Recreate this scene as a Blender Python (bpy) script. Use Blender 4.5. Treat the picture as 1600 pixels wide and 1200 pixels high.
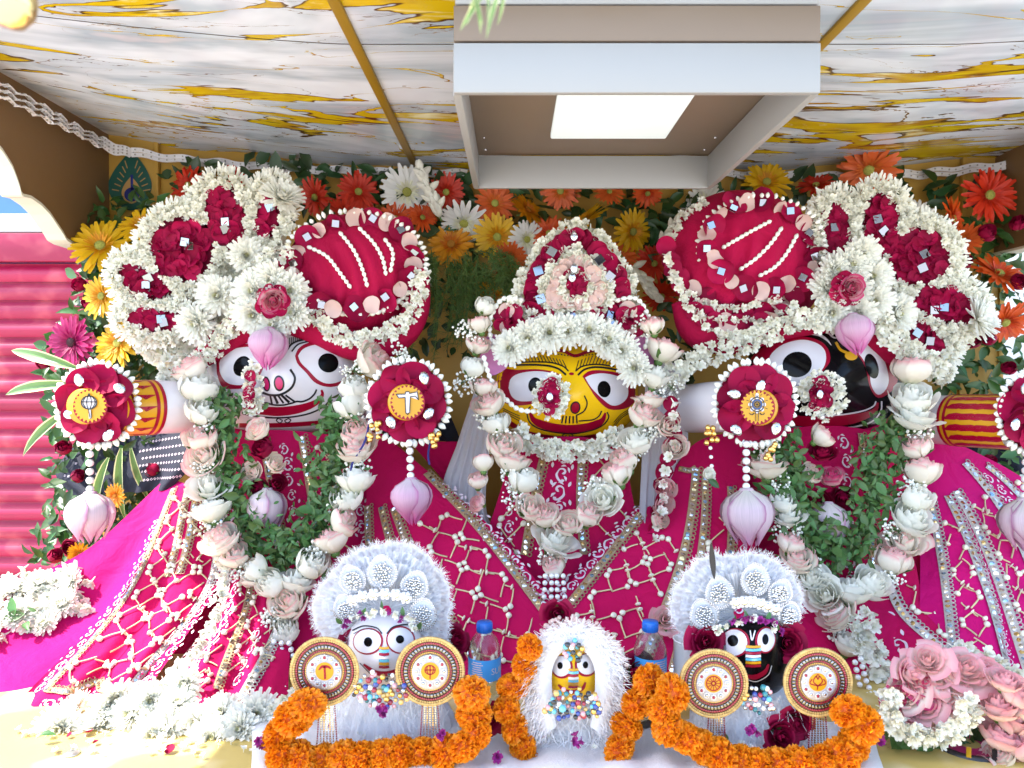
import bpy, math, random
import numpy as np
from mathutils import Matrix, Vector
random.seed(7); rng = np.random.default_rng(7)
R = math.radians
scn = bpy.context.scene
for o in list(bpy.data.objects): bpy.data.objects.remove(o)
# ---------------------------------------------------------------- camera, sky, sun, exposure
CZ, FPX, PITCH = 0.70, 1186.0, R(1.5)
cam = bpy.data.cameras.new('camera'); camo = bpy.data.objects.new('camera', cam)
scn.collection.objects.link(camo); scn.camera = camo
camo.location = (0, 0, CZ); camo.rotation_euler = (R(90) - PITCH, 0, 0)
cam.sensor_width = 36; cam.lens = 36 * FPX / 1600; cam.clip_start = 0.05; cam.clip_end = 500
cam.dof.use_dof = True; cam.dof.focus_distance = 1.8; cam.dof.aperture_fstop = 7.0
SUN_AZ, SUN_EL = R(262), R(57)          # azimuth clockwise from +Y (away from the camera)
world = bpy.data.worlds.new('World'); scn.world = world; world.use_nodes = True
wn = world.node_tree.nodes; wl = world.node_tree.links
sky = wn.new('ShaderNodeTexSky'); sky.sky_type = 'NISHITA'; sky.sun_disc = False
sky.sun_elevation = SUN_EL; sky.sun_rotation = SUN_AZ; sky.air_density = 1.0; sky.dust_density = 1.3; sky.ozone_density = 1.0
wl.new(sky.outputs[0], wn['Background'].inputs[0]); wn['Background'].inputs[1].default_value = 0.15
sl = bpy.data.lights.new('sun', 'SUN'); sl.energy = 3.0; sl.angle = R(0.6); sl.color = (1, .965, .92)
so = bpy.data.objects.new('sun', sl); scn.collection.objects.link(so)
sd = Vector((math.sin(SUN_AZ) * math.cos(SUN_EL), math.cos(SUN_AZ) * math.cos(SUN_EL), math.sin(SUN_EL)))
so.rotation_euler = sd.to_track_quat('Z', 'Y').to_euler(); so.location = sd * 20
scn.view_settings.view_transform = 'Standard'; scn.view_settings.look = 'None'
scn.view_settings.gamma = 1; scn.view_settings.exposure = 2.3
scn.view_settings.use_curve_mapping = False
scn.render.engine = 'CYCLES'
cy = scn.cycles; cy.max_bounces = 8; cy.diffuse_bounces = 4; cy.glossy_bounces = 3; cy.transmission_bounces = 6; cy.caustics_reflective = False; cy.caustics_refractive = False
# ---------------------------------------------------------------- layout: photo pixel + distance -> place
def P(px, py, Y):
    x, u = (px - 800) / FPX, (600 - py) / FPX
    d = np.array((x, math.cos(PITCH) + u * math.sin(PITCH), u * math.cos(PITCH) - math.sin(PITCH)))
    return np.array((0, 0, CZ)) + d * (Y / d[1])
def S(n, Y): return n * Y / FPX
# ---------------------------------------------------------------- materials
MATS = {}
def mat(name, col, rough=.5, metal=0, var=.12, nscale=9, bump=0, bscale=60, trans=0, sheen=0, coat=0, tip=None, tp=(.35, 1), base=None,
        emit=0, glass=0, hue=0, blot=None, edge=None, streak=0, wrinkle=0, spec=.5):
    m = bpy.data.materials.new(name); m.use_nodes = True; MATS[name] = m
    n, l = m.node_tree.nodes, m.node_tree.links
    b = n['Principled BSDF']; out = n['Material Output']
    def I(k, v): b.inputs[k].default_value = v
    I('Roughness', rough); I('Specular IOR Level', spec); I('Metallic', metal); I('Sheen Weight', sheen); I('Coat Weight', coat)
    if sheen: I('Sheen Roughness', .4); b.inputs['Sheen Tint'].default_value = (*[min(1, c * 1.6 + .05) for c in col], 1)
    rgb = n.new('ShaderNodeRGB'); rgb.outputs[0].default_value = (*col, 1); c = rgb.outputs[0]
    if tip or base or edge or streak:
        uv = n.new('ShaderNodeTexCoord'); sp = n.new('ShaderNodeSeparateXYZ'); l.new(uv.outputs['UV'], sp.inputs[0])
    if tip:
        mr = n.new('ShaderNodeMapRange'); mr.interpolation_type = 'SMOOTHSTEP'
        mr.inputs['From Min'].default_value, mr.inputs['From Max'].default_value = tp
        l.new(sp.outputs[1], mr.inputs[0]); mx = n.new('ShaderNodeMix'); mx.data_type = 'RGBA'
        l.new(mr.outputs[0], mx.inputs[0]); l.new(c, mx.inputs[6]); mx.inputs[7].default_value = (*tip, 1); c = mx.outputs[2]
    if base:
        mr = n.new('ShaderNodeMapRange'); mr.inputs['From Min'].default_value = .35; mr.inputs['From Max'].default_value = 0
        l.new(sp.outputs[1], mr.inputs[0]); mx = n.new('ShaderNodeMix'); mx.data_type = 'RGBA'
        l.new(mr.outputs[0], mx.inputs[0]); l.new(c, mx.inputs[6]); mx.inputs[7].default_value = (*base, 1); c = mx.outputs[2]
    if edge:
        e1 = n.new('ShaderNodeMath'); e1.operation = 'SUBTRACT'; l.new(sp.outputs[0], e1.inputs[0]); e1.inputs[1].default_value = .5
        e2 = n.new('ShaderNodeMath'); e2.operation = 'ABSOLUTE'; l.new(e1.outputs[0], e2.inputs[0])
        mr = n.new('ShaderNodeMapRange'); mr.interpolation_type = 'SMOOTHSTEP'; mr.inputs['From Min'].default_value = .36; mr.inputs['From Max'].default_value = .5; l.new(e2.outputs[0], mr.inputs[0])
        mx = n.new('ShaderNodeMix'); mx.data_type = 'RGBA'; l.new(mr.outputs[0], mx.inputs[0]); l.new(c, mx.inputs[6]); mx.inputs[7].default_value = (*edge, 1); c = mx.outputs[2]
    if streak:
        mp = n.new('ShaderNodeMapping'); mp.inputs['Scale'].default_value = (34, 1.6, 1); l.new(uv.outputs['UV'], mp.inputs[0])
        ts = n.new('ShaderNodeTexNoise'); ts.inputs['Scale'].default_value = 1; ts.inputs['Detail'].default_value = 2; l.new(mp.outputs[0], ts.inputs['Vector'])
        mr = n.new('ShaderNodeMapRange'); mr.inputs['From Min'].default_value = .3; mr.inputs['From Max'].default_value = .7; mr.inputs['To Min'].default_value = 1 - streak; mr.inputs['To Max'].default_value = 1 + streak * .4; l.new(ts.outputs[0], mr.inputs[0])
        hs = n.new('ShaderNodeHueSaturation'); l.new(c, hs.inputs['Color']); l.new(mr.outputs[0], hs.inputs['Value']); c = hs.outputs[0]
    geo = n.new('ShaderNodeNewGeometry'); tex = n.new('ShaderNodeTexNoise'); tex.inputs['Scale'].default_value = nscale; tex.inputs['Detail'].default_value = 2
    l.new(geo.outputs['Position'], tex.inputs['Vector'])
    if blot:
        mr = n.new('ShaderNodeMapRange'); mr.inputs['From Min'].default_value = .52; mr.inputs['From Max'].default_value = .7
        l.new(tex.outputs[0], mr.inputs[0]); mx = n.new('ShaderNodeMix'); mx.data_type = 'RGBA'
        l.new(mr.outputs[0], mx.inputs[0]); l.new(c, mx.inputs[6]); mx.inputs[7].default_value = (*blot, 1); c = mx.outputs[2]
    at = n.new('ShaderNodeAttribute'); at.attribute_name = 'rnd'; oi = n.new('ShaderNodeObjectInfo')
    ad = n.new('ShaderNodeMath'); l.new(at.outputs['Fac'], ad.inputs[0]); l.new(oi.outputs['Random'], ad.inputs[1])
    fr = n.new('ShaderNodeMath'); fr.operation = 'FRACT'; l.new(ad.outputs[0], fr.inputs[0])
    av = n.new('ShaderNodeMath'); l.new(fr.outputs[0], av.inputs[0]); l.new(tex.outputs[0], av.inputs[1])
    ml = n.new('ShaderNodeMapRange'); ml.inputs['From Min'].default_value = .25; ml.inputs['From Max'].default_value = 1.75
    ml.inputs['To Min'].default_value = 1 - var; ml.inputs['To Max'].default_value = 1 + var; l.new(av.outputs[0], ml.inputs[0])
    hs = n.new('ShaderNodeHueSaturation'); l.new(c, hs.inputs['Color']); l.new(ml.outputs[0], hs.inputs['Value'])
    if hue:
        mh = n.new('ShaderNodeMapRange'); mh.inputs['To Min'].default_value = .5 - hue; mh.inputs['To Max'].default_value = .5 + hue
        l.new(fr.outputs[0], mh.inputs[0]); l.new(mh.outputs[0], hs.inputs['Hue'])
    c = hs.outputs[0]; l.new(c, b.inputs['Base Color'])
    if bump:
        t2 = n.new('ShaderNodeTexNoise'); t2.inputs['Scale'].default_value = bscale; t2.inputs['Detail'].default_value = 2; l.new(geo.outputs['Position'], t2.inputs['Vector'])
        bp = n.new('ShaderNodeBump'); bp.inputs['Strength'].default_value = bump; bp.inputs['Distance'].default_value = .004
        l.new(t2.outputs[0], bp.inputs['Height']); l.new(bp.outputs[0], b.inputs['Normal'])
        if wrinkle:
            t3 = n.new('ShaderNodeTexNoise'); t3.inputs['Scale'].default_value = 14; t3.inputs['Detail'].default_value = 3; t3.inputs['Distortion'].default_value = 1.2; l.new(geo.outputs['Position'], t3.inputs['Vector'])
            b2 = n.new('ShaderNodeBump'); b2.inputs['Strength'].default_value = wrinkle; b2.inputs['Distance'].default_value = .02; l.new(t3.outputs[0], b2.inputs['Height']); l.new(b2.outputs[0], bp.inputs['Normal'])
    if glass: I('Transmission Weight', glass); I('IOR', 1.33)
    if emit: l.new(c, b.inputs['Emission Color']); I('Emission Strength', emit)
    if trans:
        tr = n.new('ShaderNodeBsdfTranslucent'); l.new(c, tr.inputs[0]); ms = n.new('ShaderNodeMixShader'); ms.inputs[0].default_value = trans
        l.new(b.outputs[0], ms.inputs[1]); l.new(tr.outputs[0], ms.inputs[2]); l.new(ms.outputs[0], out.inputs[0])
    return m
WHITE = (.82, .82, .80)
mat('petal_white', (.91, .90, .82), .6, trans=.4, var=.04, base=(.90, .89, .70))
mat('petal_cream', (.92, .90, .66), .6, trans=.25, var=.07)
mat('jasmine', (.87, .85, .74), .5, trans=.25, var=.06, base=(.80, .80, .58))
mat('bud_white', (.82, .81, .72), .4, var=.08)
mat('bud_ivory', (.80, .74, .58), .45, var=.12)
mat('stem_pale', (.62, .50, .28), .6, var=.2)
mat('rose_petal', (.31, .0005, .042), .7, trans=.15, var=.35, base=(.20, .0004, .028), spec=.2)
mat('rose_red', (.27, .0005, .036), .65, trans=.15, var=.35, spec=.25)
mat('rose_white', (.90, .89, .79), .5, trans=.45, var=.05, tip=(.88, .86, .78), base=(.74, .76, .52))
mat('rose_blush', (.91, .85, .74), .5, trans=.45, var=.06, tip=(.82, .34, .36), tp=(.76, 1.08), base=(.78, .78, .52))
mat('rose_pink', (.88, .68, .63), .5, trans=.4, var=.08, tip=(.78, .32, .36), tp=(.5, 1.1), base=(.84, .74, .60))
mat('rose_hot', (.84, .52, .54), .5, trans=.4, var=.10, tip=(.60, .03, .16), tp=(.5, 1.0))
mat('petal_pale', (.74, .52, .46), .6, trans=.25, var=.12)
mat('lotus', (.70, .42, .56), .45, trans=.3, var=.12, streak=.12, edge=(.60, .22, .42), tip=(.64, .10, .36), tp=(.45, 1.05), base=(.82, .72, .74))
mat('lotus_pale', (.72, .56, .62), .45, trans=.3, var=.15, streak=.14, edge=(.46, .20, .34), tip=(.60, .26, .46), tp=(.5, 1.1), base=(.80, .77, .66))
mat('sepal', (.10, .20, .04), .5, trans=.2, var=.25)
for nm, c1, c2 in (('yellow', (.72, .42, .002), (.66, .28, .002)), ('orange', (.66, .085, .006), (.58, .05, .004)), ('red_orange', (.58, .028, .004), (.5, .02, .003)),
                   ('white', (.84, .84, .80), (.80, .80, .62)), ('peach', (.70, .13, .025), (.66, .15, .02)), ('magenta', (.40, .002, .11), (.32, .002, .08)), ('amber', (.68, .27, .002), (.58, .15, .002))):
    mat('gerbera_' + nm, c1, .5, trans=.22, var=.12, base=c2); mat('gerbera_inner_' + nm, c2, .6, trans=.15, var=.2)
mat('centre_green', (.32, .32, .06), .8, var=.4, nscale=300); mat('centre_dark', (.05, .015, .02), .8, var=.5, nscale=300)
mat('centre_brown', (.40, .16, .01), .8, var=.4, nscale=300)
mat('marigold', (.82, .23, .001), .6, trans=.25, var=.12, base=(.66, .12, .001), tip=(.86, .31, .002), tp=(.5, 1))
mat('leaf', (.046, .110, .024), .38, trans=.2, var=.4, hue=.03)
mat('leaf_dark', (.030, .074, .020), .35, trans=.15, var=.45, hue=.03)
mat('leaf_herb', (.080, .165, .042), .45, trans=.25, var=.4, hue=.03)
mat('leaf_fern', (.12, .21, .045), .5, trans=.3, var=.4, hue=.02)
mat('leaf_stripe', (.14, .26, .08), .4, trans=.25, var=.2); mat('leaf_cream', (.66, .66, .36), .4, trans=.25, var=.15)
mat('stem', (.08, .15, .04), .5, var=.3)
mat('cloth', (.48, .0008, .070), .85, var=.14, bump=.3, bscale=900, wrinkle=.35, spec=.2)
mat('turban_cloth', (.37, .0008, .042), .8, var=.14, bump=.3, bscale=700, wrinkle=.5, spec=.2)
mat('cloth_lining', (.50, .0008, .12), .8, var=.10, bump=.2, bscale=800, wrinkle=.35, spec=.2)
mat('print_white', (.72, .58, .63), .7, var=.06)
mat('lace_gold', (.40, .27, .15), .45, .35, var=.35, nscale=220, bump=.8, bscale=500)
mat('lace_silver', (.56, .50, .44), .4, .4, var=.35, nscale=220, bump=.8, bscale=500)
mat('sequin', (.85, .83, .80), .12, 1.0, var=.3); mat('sequin_blue', (.35, .55, .72), .15, .8, var=.3); mat('sequin_gold', (.80, .58, .25), .15, .9, var=.3)
mat('mirror', (.28, .29, .32), .08, 1.0, var=.25); mat('rope_gold', (.50, .34, .13), .4, .3, var=.3)
mat('crystal', (.60, .60, .63), .1, .9, var=.35); mat('gold', (.80, .52, .16), .28, 1.0, var=.15); mat('silver', (.80, .80, .82), .22, 1, var=.15)
mat('pearl', (.80, .78, .76), .22, .15, var=.05, coat=.5)
mat('paint_white', (.66, .62, .64), .25, var=.03, coat=.15, nscale=4, spec=.3); mat('paint_yellow', (.82, .47, .006), .25, var=.05, coat=.15, nscale=4, spec=.3)
mat('paint_black', (.004, .0035, .004), .14, var=.2, spec=.10); mat('paint_red', (.30, .001, .022), .3, var=.05, spec=.3)
mat('paint_line', (.010, .010, .012), .3, var=.1); mat('paint_gold', (.58, .28, .006), .3, var=.06); mat('paint_blue', (.03, .06, .16), .35)
mat('paint_pink', (.48, .01, .11), .3)
mat('lace_white', (.86, .87, .90), .75, var=.05, trans=.3, bump=.5, bscale=420); mat('thread_white', (.88, .88, .90), .7, trans=.4, var=.06)
mat('tulle', (.60, .58, .62), .7, trans=.3, var=.06)
mat('gem_red', (.30, .001, .03), .1, var=.2, coat=1); mat('gem_blue', (.02, .05, .30), .1, var=.2, coat=1); mat('gem_teal', (.01, .17, .20), .1, var=.2, coat=1)
mat('gem_sky', (.12, .45, .62), .15, var=.1, coat=1); mat('gem_pink', (.75, .35, .38), .15, coat=1); mat('gem_black', (.01, .01, .015), .1, coat=1); mat('gem_amber', (.62, .40, .12), .15, coat=1)
mat('purple_flower', (.32, .02, .22), .6, trans=.2, var=.3)
mat('wall_gold', (.50, .29, .05), .55, var=.10, nscale=5, bump=.15, bscale=40); mat('wall_brown', (.17, .092, .034), .55, var=.08, nscale=3, bump=.1, bscale=50)
mat('wall_edge', (.58, .56, .44), .6, var=.05); mat('strip_gold', (.26, .15, .006), .4, var=.2)
mat('lamp_white', (.36, .355, .34), .4, var=.03, trans=.15, nscale=6); mat('lamp_brown', (.19, .14, .10), .5, var=.06, nscale=4)
mat('lamp_panel', (.50, .54, .53), .4, var=.01, emit=.22)
mat('led_strip', (.72, .70, .70), .5, var=.12, nscale=40); mat('led', (.35, .33, .28), .4)
mat('floor_gold', (.50, .36, .10), .45, var=.12, nscale=6, bump=.2, bscale=30, blot=(.72, .60, .34))
mat('street', (.46, .45, .43), .9, var=.15, nscale=2, bump=.4, bscale=30); mat('shutter', (.36, .008, .052), .45, var=.22, nscale=7, blot=(.46, .055, .085), bump=.3, bscale=9)
mat('wall_blue', (.10, .22, .50), .7, var=.1); mat('lintel', (.50, .50, .49), .7, var=.05); mat('wall_pale', (.26, .29, .28), .8, var=.1)
mat('navy', (.005, .006, .018), .8, var=.3, bump=.3, bscale=300)
mat('peacock_green', (.010, .075, .055), .4, var=.4); mat('peacock_blue', (.012, .02, .16), .4, var=.2); mat('peacock_tan', (.45, .26, .08), .5)
mat('feather', (.02, .018, .02), .5); mat('cap_blue', (.008, .12, .48), .35); mat('label_blue', (.05, .34, .75), .35, var=.05)
mat('bottle', (.93, .95, .96), .05, var=0, glass=.97); mat('cup', (.80, .80, .78), .5); mat('coin', (.5, .5, .5), .3, .9)
mat('string_blue', (.02, .02, .16), .8); mat('tape', (.32, .12, .05), .6); mat('silk_pink', (.60, .22, .46), .6, var=.1, trans=.15)
mat('pot_black', (.015, .012, .012), .4); mat('pot_pink', (.48, .01, .12), .5)
# ---------------------------------------------------------------- scene bookkeeping
WM = {}
COL = scn.collection
def place(o, parent=None, M=None):
    COL.objects.link(o); M = M or Matrix.Identity(4)
    if parent is not None:
        o.parent = parent; o.matrix_parent_inverse = WM[parent].inverted()
    o.matrix_basis = M; WM[o] = M
    return o
def tag(o, label, cat, group=None, kind=None):
    if label: o['label'] = label
    if cat: o['category'] = cat
    if group: o['group'] = group
    if kind: o['kind'] = kind
    return o
def thing(name, label, cat, loc=(0, 0, 0), group=None):
    o = bpy.data.objects.new(name, None); o.empty_display_size = .05
    place(o, None, Matrix.Translation(Vector(loc))); return tag(o, label, cat, group)
def inst(name, me, M, parent=None):
    return place(bpy.data.objects.new(name, me), parent, Matrix(M.tolist()) if isinstance(M, np.ndarray) else M)
# ---------------------------------------------------------------- shapes: (verts, quads, uv, material slot)
class T:
    def __init__(s, V, F, UV=None, M=None):
        s.V = np.asarray(V, float); s.F = np.asarray(F, int); s.UV = np.zeros((len(s.V), 2)) if UV is None else np.asarray(UV, float)
        s.M = np.zeros(len(s.F), int) if M is None else np.broadcast_to(np.asarray(M, int), (len(s.F),))
    def tf(s, A): A = np.asarray(A); return T(s.V @ A[:3, :3].T + A[:3, 3], s.F, s.UV, s.M)
def join(ts):
    V, F, U, M, n = [], [], [], [], 0
    for t in ts: V.append(t.V); F.append(t.F + n); U.append(t.UV); M.append(t.M); n += len(t.V)
    return T(np.vstack(V), np.vstack(F), np.vstack(U), np.concatenate(M))
def grid(nx, ny, f, mat=0, wrap=False):
    u = np.linspace(0, 1, nx); v = np.linspace(0, 1, ny); U, Vv = np.meshgrid(u, v)
    x, y, z = f(U, Vv); V = np.stack([np.broadcast_to(a, U.shape).ravel() for a in (x, y, z)], 1)
    i = (np.arange(ny - 1)[:, None] * nx + np.arange(nx - 1)[None]).ravel()
    return T(V, np.stack([i, i + 1, i + nx + 1, i + nx], 1), np.stack([U.ravel(), Vv.ravel()], 1), mat)
def rot(ax, a):
    return np.array(Matrix.Rotation(a, 4, ax))
def tr(x, y, z): return np.array(Matrix.Translation((x, y, z)))
def scl(x, y=None, z=None): return np.diag([x, x if y is None else y, x if z is None else z, 1.0])
def frame(loc, n, up=(0, 0, 1), s=1, roll=0):
    n = np.asarray(n, float); n = n / np.linalg.norm(n); up = np.asarray(up, float)
    x = np.cross(up, n); L = np.linalg.norm(x)
    if L < 1e-4: x = np.cross((1., 0, 0), n); L = np.linalg.norm(x)
    x /= L; y = np.cross(n, x)
    if roll: c, q = math.cos(roll), math.sin(roll); x, y = x * c + y * q, y * c - x * q
    s = (s, s, s) if np.isscalar(s) else s
    A = np.eye(4); A[:3, 0] = x * s[0]; A[:3, 1] = y * s[1]; A[:3, 2] = n * s[2]; A[:3, 3] = loc; return A
def jit(v, a): return np.asarray(v, float) + rng.normal(0, a, 3)
CAMD = np.array((0, -1., 0))
class MB:
    def __init__(s): s.t = []; s.r = []
    def add(s, t, A=None, m=None):
        t = t if A is None else t.tf(A)
        if m is not None: t = T(t.V, t.F, t.UV, m)
        s.t.append(t); s.r.append(random.random()); return s
    def mesh(s, name, mats, smooth=True):
        j = join(s.t); r = np.concatenate([np.full(len(t.V), q) for t, q in zip(s.t, s.r)])
        return mkmesh(name, j, mats, smooth, r)
    def obj(s, name, mats, parent=None, smooth=True, kind=None):
        j = join(s.t); r = np.concatenate([np.full(len(t.V), q) for t, q in zip(s.t, s.r)])
        c = (j.V.min(0) + j.V.max(0)) / 2; j.V = j.V - c
        o = place(bpy.data.objects.new(name, mkmesh(name, j, mats, smooth, r)), parent, Matrix.Translation(Vector(c)))
        if kind: o['kind'] = kind
        return o
def mkmesh(name, t, mats, smooth=True, rnd=None):
    me = bpy.data.meshes.new(name); V, F = t.V, t.F
    me.vertices.add(len(V)); me.vertices.foreach_set('co', V.ravel().astype(np.float32))
    me.loops.add(F.size); me.loops.foreach_set('vertex_index', F.ravel().astype(np.int32))
    me.polygons.add(len(F)); me.polygons.foreach_set('loop_start', (np.arange(len(F)) * 4).astype(np.int32))
    me.polygons.foreach_set('material_index', np.ascontiguousarray(t.M).astype(np.int32))
    me.polygons.foreach_set('use_smooth', np.full(len(F), smooth, dtype=bool))
    uv = me.uv_layers.new(name='UVMap'); uv.data.foreach_set('uv', t.UV[F.ravel()].ravel().astype(np.float32))
    if rnd is not None:
        a = me.attributes.new('rnd', 'FLOAT', 'POINT'); a.data.foreach_set('value', rnd.astype(np.float32))
    for m in ([mats] if isinstance(mats, str) else mats): me.materials.append(MATS[m])
    me.update(calc_edges=True); return me
def variant(me, name, mats):
    m = me.copy(); m.name = name; m.materials.clear()
    for k in mats: m.materials.append(MATS[k])
    return m
def box(x0, x1, y0, y1, z0, z1, mat=0):
    V = [(x, y, z) for z in (z0, z1) for y in (y0, y1) for x in (x0, x1)]
    return T(V, [(0, 2, 3, 1), (4, 5, 7, 6), (0, 1, 5, 4), (2, 6, 7, 3), (0, 4, 6, 2), (1, 3, 7, 5)], None, mat)
def ball(n=2, r=1):
    Vs, Fs, k = [], [], 0
    for ax in range(3):
        for sg in (-1, 1):
            a = np.linspace(-1, 1, n + 1); U, W = np.meshgrid(a, a); C = np.full_like(U, sg)
            q = [None] * 3; q[ax] = C; q[(ax + 1) % 3] = U * sg; q[(ax + 2) % 3] = W
            V = np.stack([c.ravel() for c in q], 1); i = (np.arange(n)[:, None] * (n + 1) + np.arange(n)[None]).ravel()
            Vs.append(V); Fs.append(np.stack([i, i + 1, i + n + 2, i + n + 1], 1) + k); k += len(V)
    V = np.vstack(Vs); global CUBE_LAST; CUBE_LAST = np.sign(V)
    V = V / np.linalg.norm(V, axis=1)[:, None] * r
    return T(V, np.vstack(Fs))
CUBE4 = np.sign(ball(5, 1).V)
def rbox(x0, x1, y0, y1, z0, z1, b=.003, mat=0):
    t = ball(5, 1); h = np.array((x1 - x0, y1 - y0, z1 - z0)) / 2; c = np.array((x1 + x0, y1 + y0, z1 + z0)) / 2
    return T(CUBE4 * (h - b) + t.V * b + c, t.F, t.UV, mat)
def lathe(prof, seg=12, mat=0):      # prof [(r, z)...] around Z
    p = np.array(prof, float); a = np.linspace(0, 2 * math.pi, seg + 1)
    def f(U, Vv):
        i = Vv * (len(p) - 1); r = np.interp(i, np.arange(len(p)), p[:, 0]); z = np.interp(i, np.arange(len(p)), p[:, 1])
        return r * np.cos(U * 2 * math.pi), r * np.sin(U * 2 * math.pi), z
    return grid(seg + 1, len(p), f, mat)
def cr(pts, n):      # smooth curve through points, n samples
    p = np.asarray(pts, float)
    if len(p) == 2: return p[0] + (p[1] - p[0]) * np.linspace(0, 1, n)[:, None]
    q = np.vstack([2 * p[0] - p[1], p, 2 * p[-1] - p[-2]]); d = np.concatenate([[0], np.cumsum(np.linalg.norm(np.diff(p, axis=0), axis=1))])
    t = np.interp(np.linspace(0, d[-1], n), d, np.arange(len(p))); i = np.minimum(t.astype(int), len(p) - 2); f = (t - i)[:, None]
    a, b, c, e = q[i], q[i + 1], q[i + 2], q[i + 3]
    return .5 * (2 * b + (c - a) * f + (2 * a - 5 * b + 4 * c - e) * f ** 2 + (3 * b - a - 3 * c + e) * f ** 3)
def tube(pts, r, seg=6, n=None, mat=0):
    p = cr(pts, n or max(2, len(pts) * 4)); rr = np.broadcast_to(r, (len(p),)) if np.ndim(r) == 0 else np.interp(np.linspace(0, 1, len(p)), np.linspace(0, 1, len(r)), r)
    d = np.gradient(p, axis=0); d /= np.linalg.norm(d, axis=1)[:, None] + 1e-9; up = np.array((.31, .22, .92))
    x = np.cross(d, up); x /= np.linalg.norm(x, axis=1)[:, None] + 1e-9; y = np.cross(d, x)
    a = np.linspace(0, 2 * math.pi, seg + 1); V = p[:, None] + rr[:, None, None] * (np.cos(a)[None, :, None] * x[:, None] + np.sin(a)[None, :, None] * y[:, None])
    m, k = len(p), seg + 1; i = (np.arange(m - 1)[:, None] * k + np.arange(seg)[None]).ravel()
    uv = np.stack(np.meshgrid(np.linspace(0, 1, k), np.linspace(0, 1, m)), 2).reshape(-1, 2)
    return T(V.reshape(-1, 3), np.stack([i, i + 1, i + k + 1, i + k], 1), uv, mat)
def inpoly(pts, poly):
    x, y = pts[:, 0], pts[:, 1]; p = np.asarray(poly, float); r = np.zeros(len(x), bool); j = len(p) - 1
    for i in range(len(p)):
        c = ((p[i, 1] > y) != (p[j, 1] > y)) & (x < (p[j, 0] - p[i, 0]) * (y - p[i, 1]) / (p[j, 1] - p[i, 1] + 1e-9) + p[i, 0]); r ^= c; j = i
    return r
def scatter(poly, d, holes=()):    # jittered points inside a polygon
    p = np.asarray(poly, float); x0, y0 = p.min(0); x1, y1 = p.max(0)
    gx, gy = np.meshgrid(np.arange(x0, x1, d), np.arange(y0, y1, d * .87)); gx = gx + (np.arange(gx.shape[0]) % 2)[:, None] * d / 2
    q = np.stack([gx.ravel(), gy.ravel()], 1) + rng.uniform(-.3, .3, (gx.size, 2)) * d; k = inpoly(q, poly)
    for h in holes: k &= ~inpoly(q, h)
    return q[k]
def ell(cx, cy, rx, ry, a=0, n=28):
    t = np.linspace(0, 2 * math.pi, n, endpoint=False); x, y = rx * np.cos(t), ry * np.sin(t); a = R(a)
    return np.stack([cx + x * math.cos(a) - y * math.sin(a), cy + x * math.sin(a) + y * math.cos(a)], 1)
# ---------------------------------------------------------------- flower and leaf shapes
def petal(L, w, curl=.1, cup=.1, nx=3, ny=4, tipw=.35, pk=.6, wav=0):
    def f(U, V):
        prof = np.interp(V, [0, .15, pk, .9, 1], [.3, .45, 1, .75, tipw]); x = (U - .5) * w * prof
        return x, V * L, curl * L * V ** 2 + cup * w * ((U - .5) * 2) ** 2 * prof + wav * np.sin(U * 9 + V * 5) * V
    return grid(nx, ny, f)
def ringp(n, L, w, tilt, curl, cup, r0=.04, ph=0, mat=0, jt=.08, lj=.08, **k):
    o = []
    for i in range(n):
        a = 2 * math.pi * (i + ph) / n + random.gauss(0, jt / 2); l = L * (1 + random.uniform(-lj, lj)); p = petal(l, w, curl, cup, **k); p.M = np.full(len(p.F), mat)
        o.append(p.tf(rot('Z', a) @ tr(0, r0, 0) @ rot('X', R(tilt + random.gauss(0, 5)))))
    return o
def mk(ts):
    m = MB()
    for t in (ts if isinstance(ts, list) else [ts]): m.add(t)
    return m
def t_chrys():
    o = []
    for i, (n, L, ti) in enumerate([(26, 1, -4), (26, .98, 8), (26, .92, 20), (24, .82, 33), (20, .68, 46), (18, .54, 58), (14, .42, 70), (8, .36, 84)]):
        o += ringp(n, L, .23, ti, .20, .30, .05, i * .37, 1 if i > 5 else 0, jt=.2, lj=.12, tipw=.5, pk=.75)
    return o
CHRYS = [mk(t_chrys()).mesh('chrysanthemum', ['petal_white', 'petal_cream']) for _ in range(3)]
GP = [mk(ringp(22, 1, .23, 4, -.06, .12, .08, 0, jt=.12, ny=5, tipw=.4, pk=.68) + ringp(20, .86, .21, 14, -.05, .12, .08, .5, jt=.12, tipw=.4, ny=5)) for _ in range(2)]
GPM = [g.mesh('petals', ['gerbera_yellow']) for g in GP]
GIM = mk(ringp(26, .46, .07, 24, .1, .1, .1, jt=.15) + ringp(22, .34, .06, 40, .1, .1, .1, .5, jt=.15)).mesh('inner_petals', ['gerbera_inner_yellow'])
_c = [lathe([(.001, .16), (.08, .155), (.15, .13), (.19, .07), (.19, -.05)], 14)]
for i in range(60):
    a = i * 2.39996; r = .19 * math.sqrt((i + .5) / 60); _c.append(ball(1, .018).tf(tr(r * math.cos(a), r * math.sin(a), .165 - .9 * r * r * 2)))
GCM = mk(_c).mesh('flower_centre', ['centre_green'])
GSM = mk(tube([(0, 0, 0), (0, -.05, -.4), (.05, -.3, -.8)], .05, 6)).mesh('stem', ['stem'])
GV = {}
for nm in ('yellow', 'orange', 'red_orange', 'white', 'peach', 'magenta', 'amber'):
    GV[nm] = ([variant(g, 'petals', ['gerbera_' + nm]) for g in GPM], variant(GIM, 'inner_petals', ['gerbera_inner_' + nm]),
              variant(GCM, 'flower_centre', ['centre_dark' if nm == 'magenta' else 'centre_brown' if nm == 'amber' else 'centre_green']))
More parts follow.
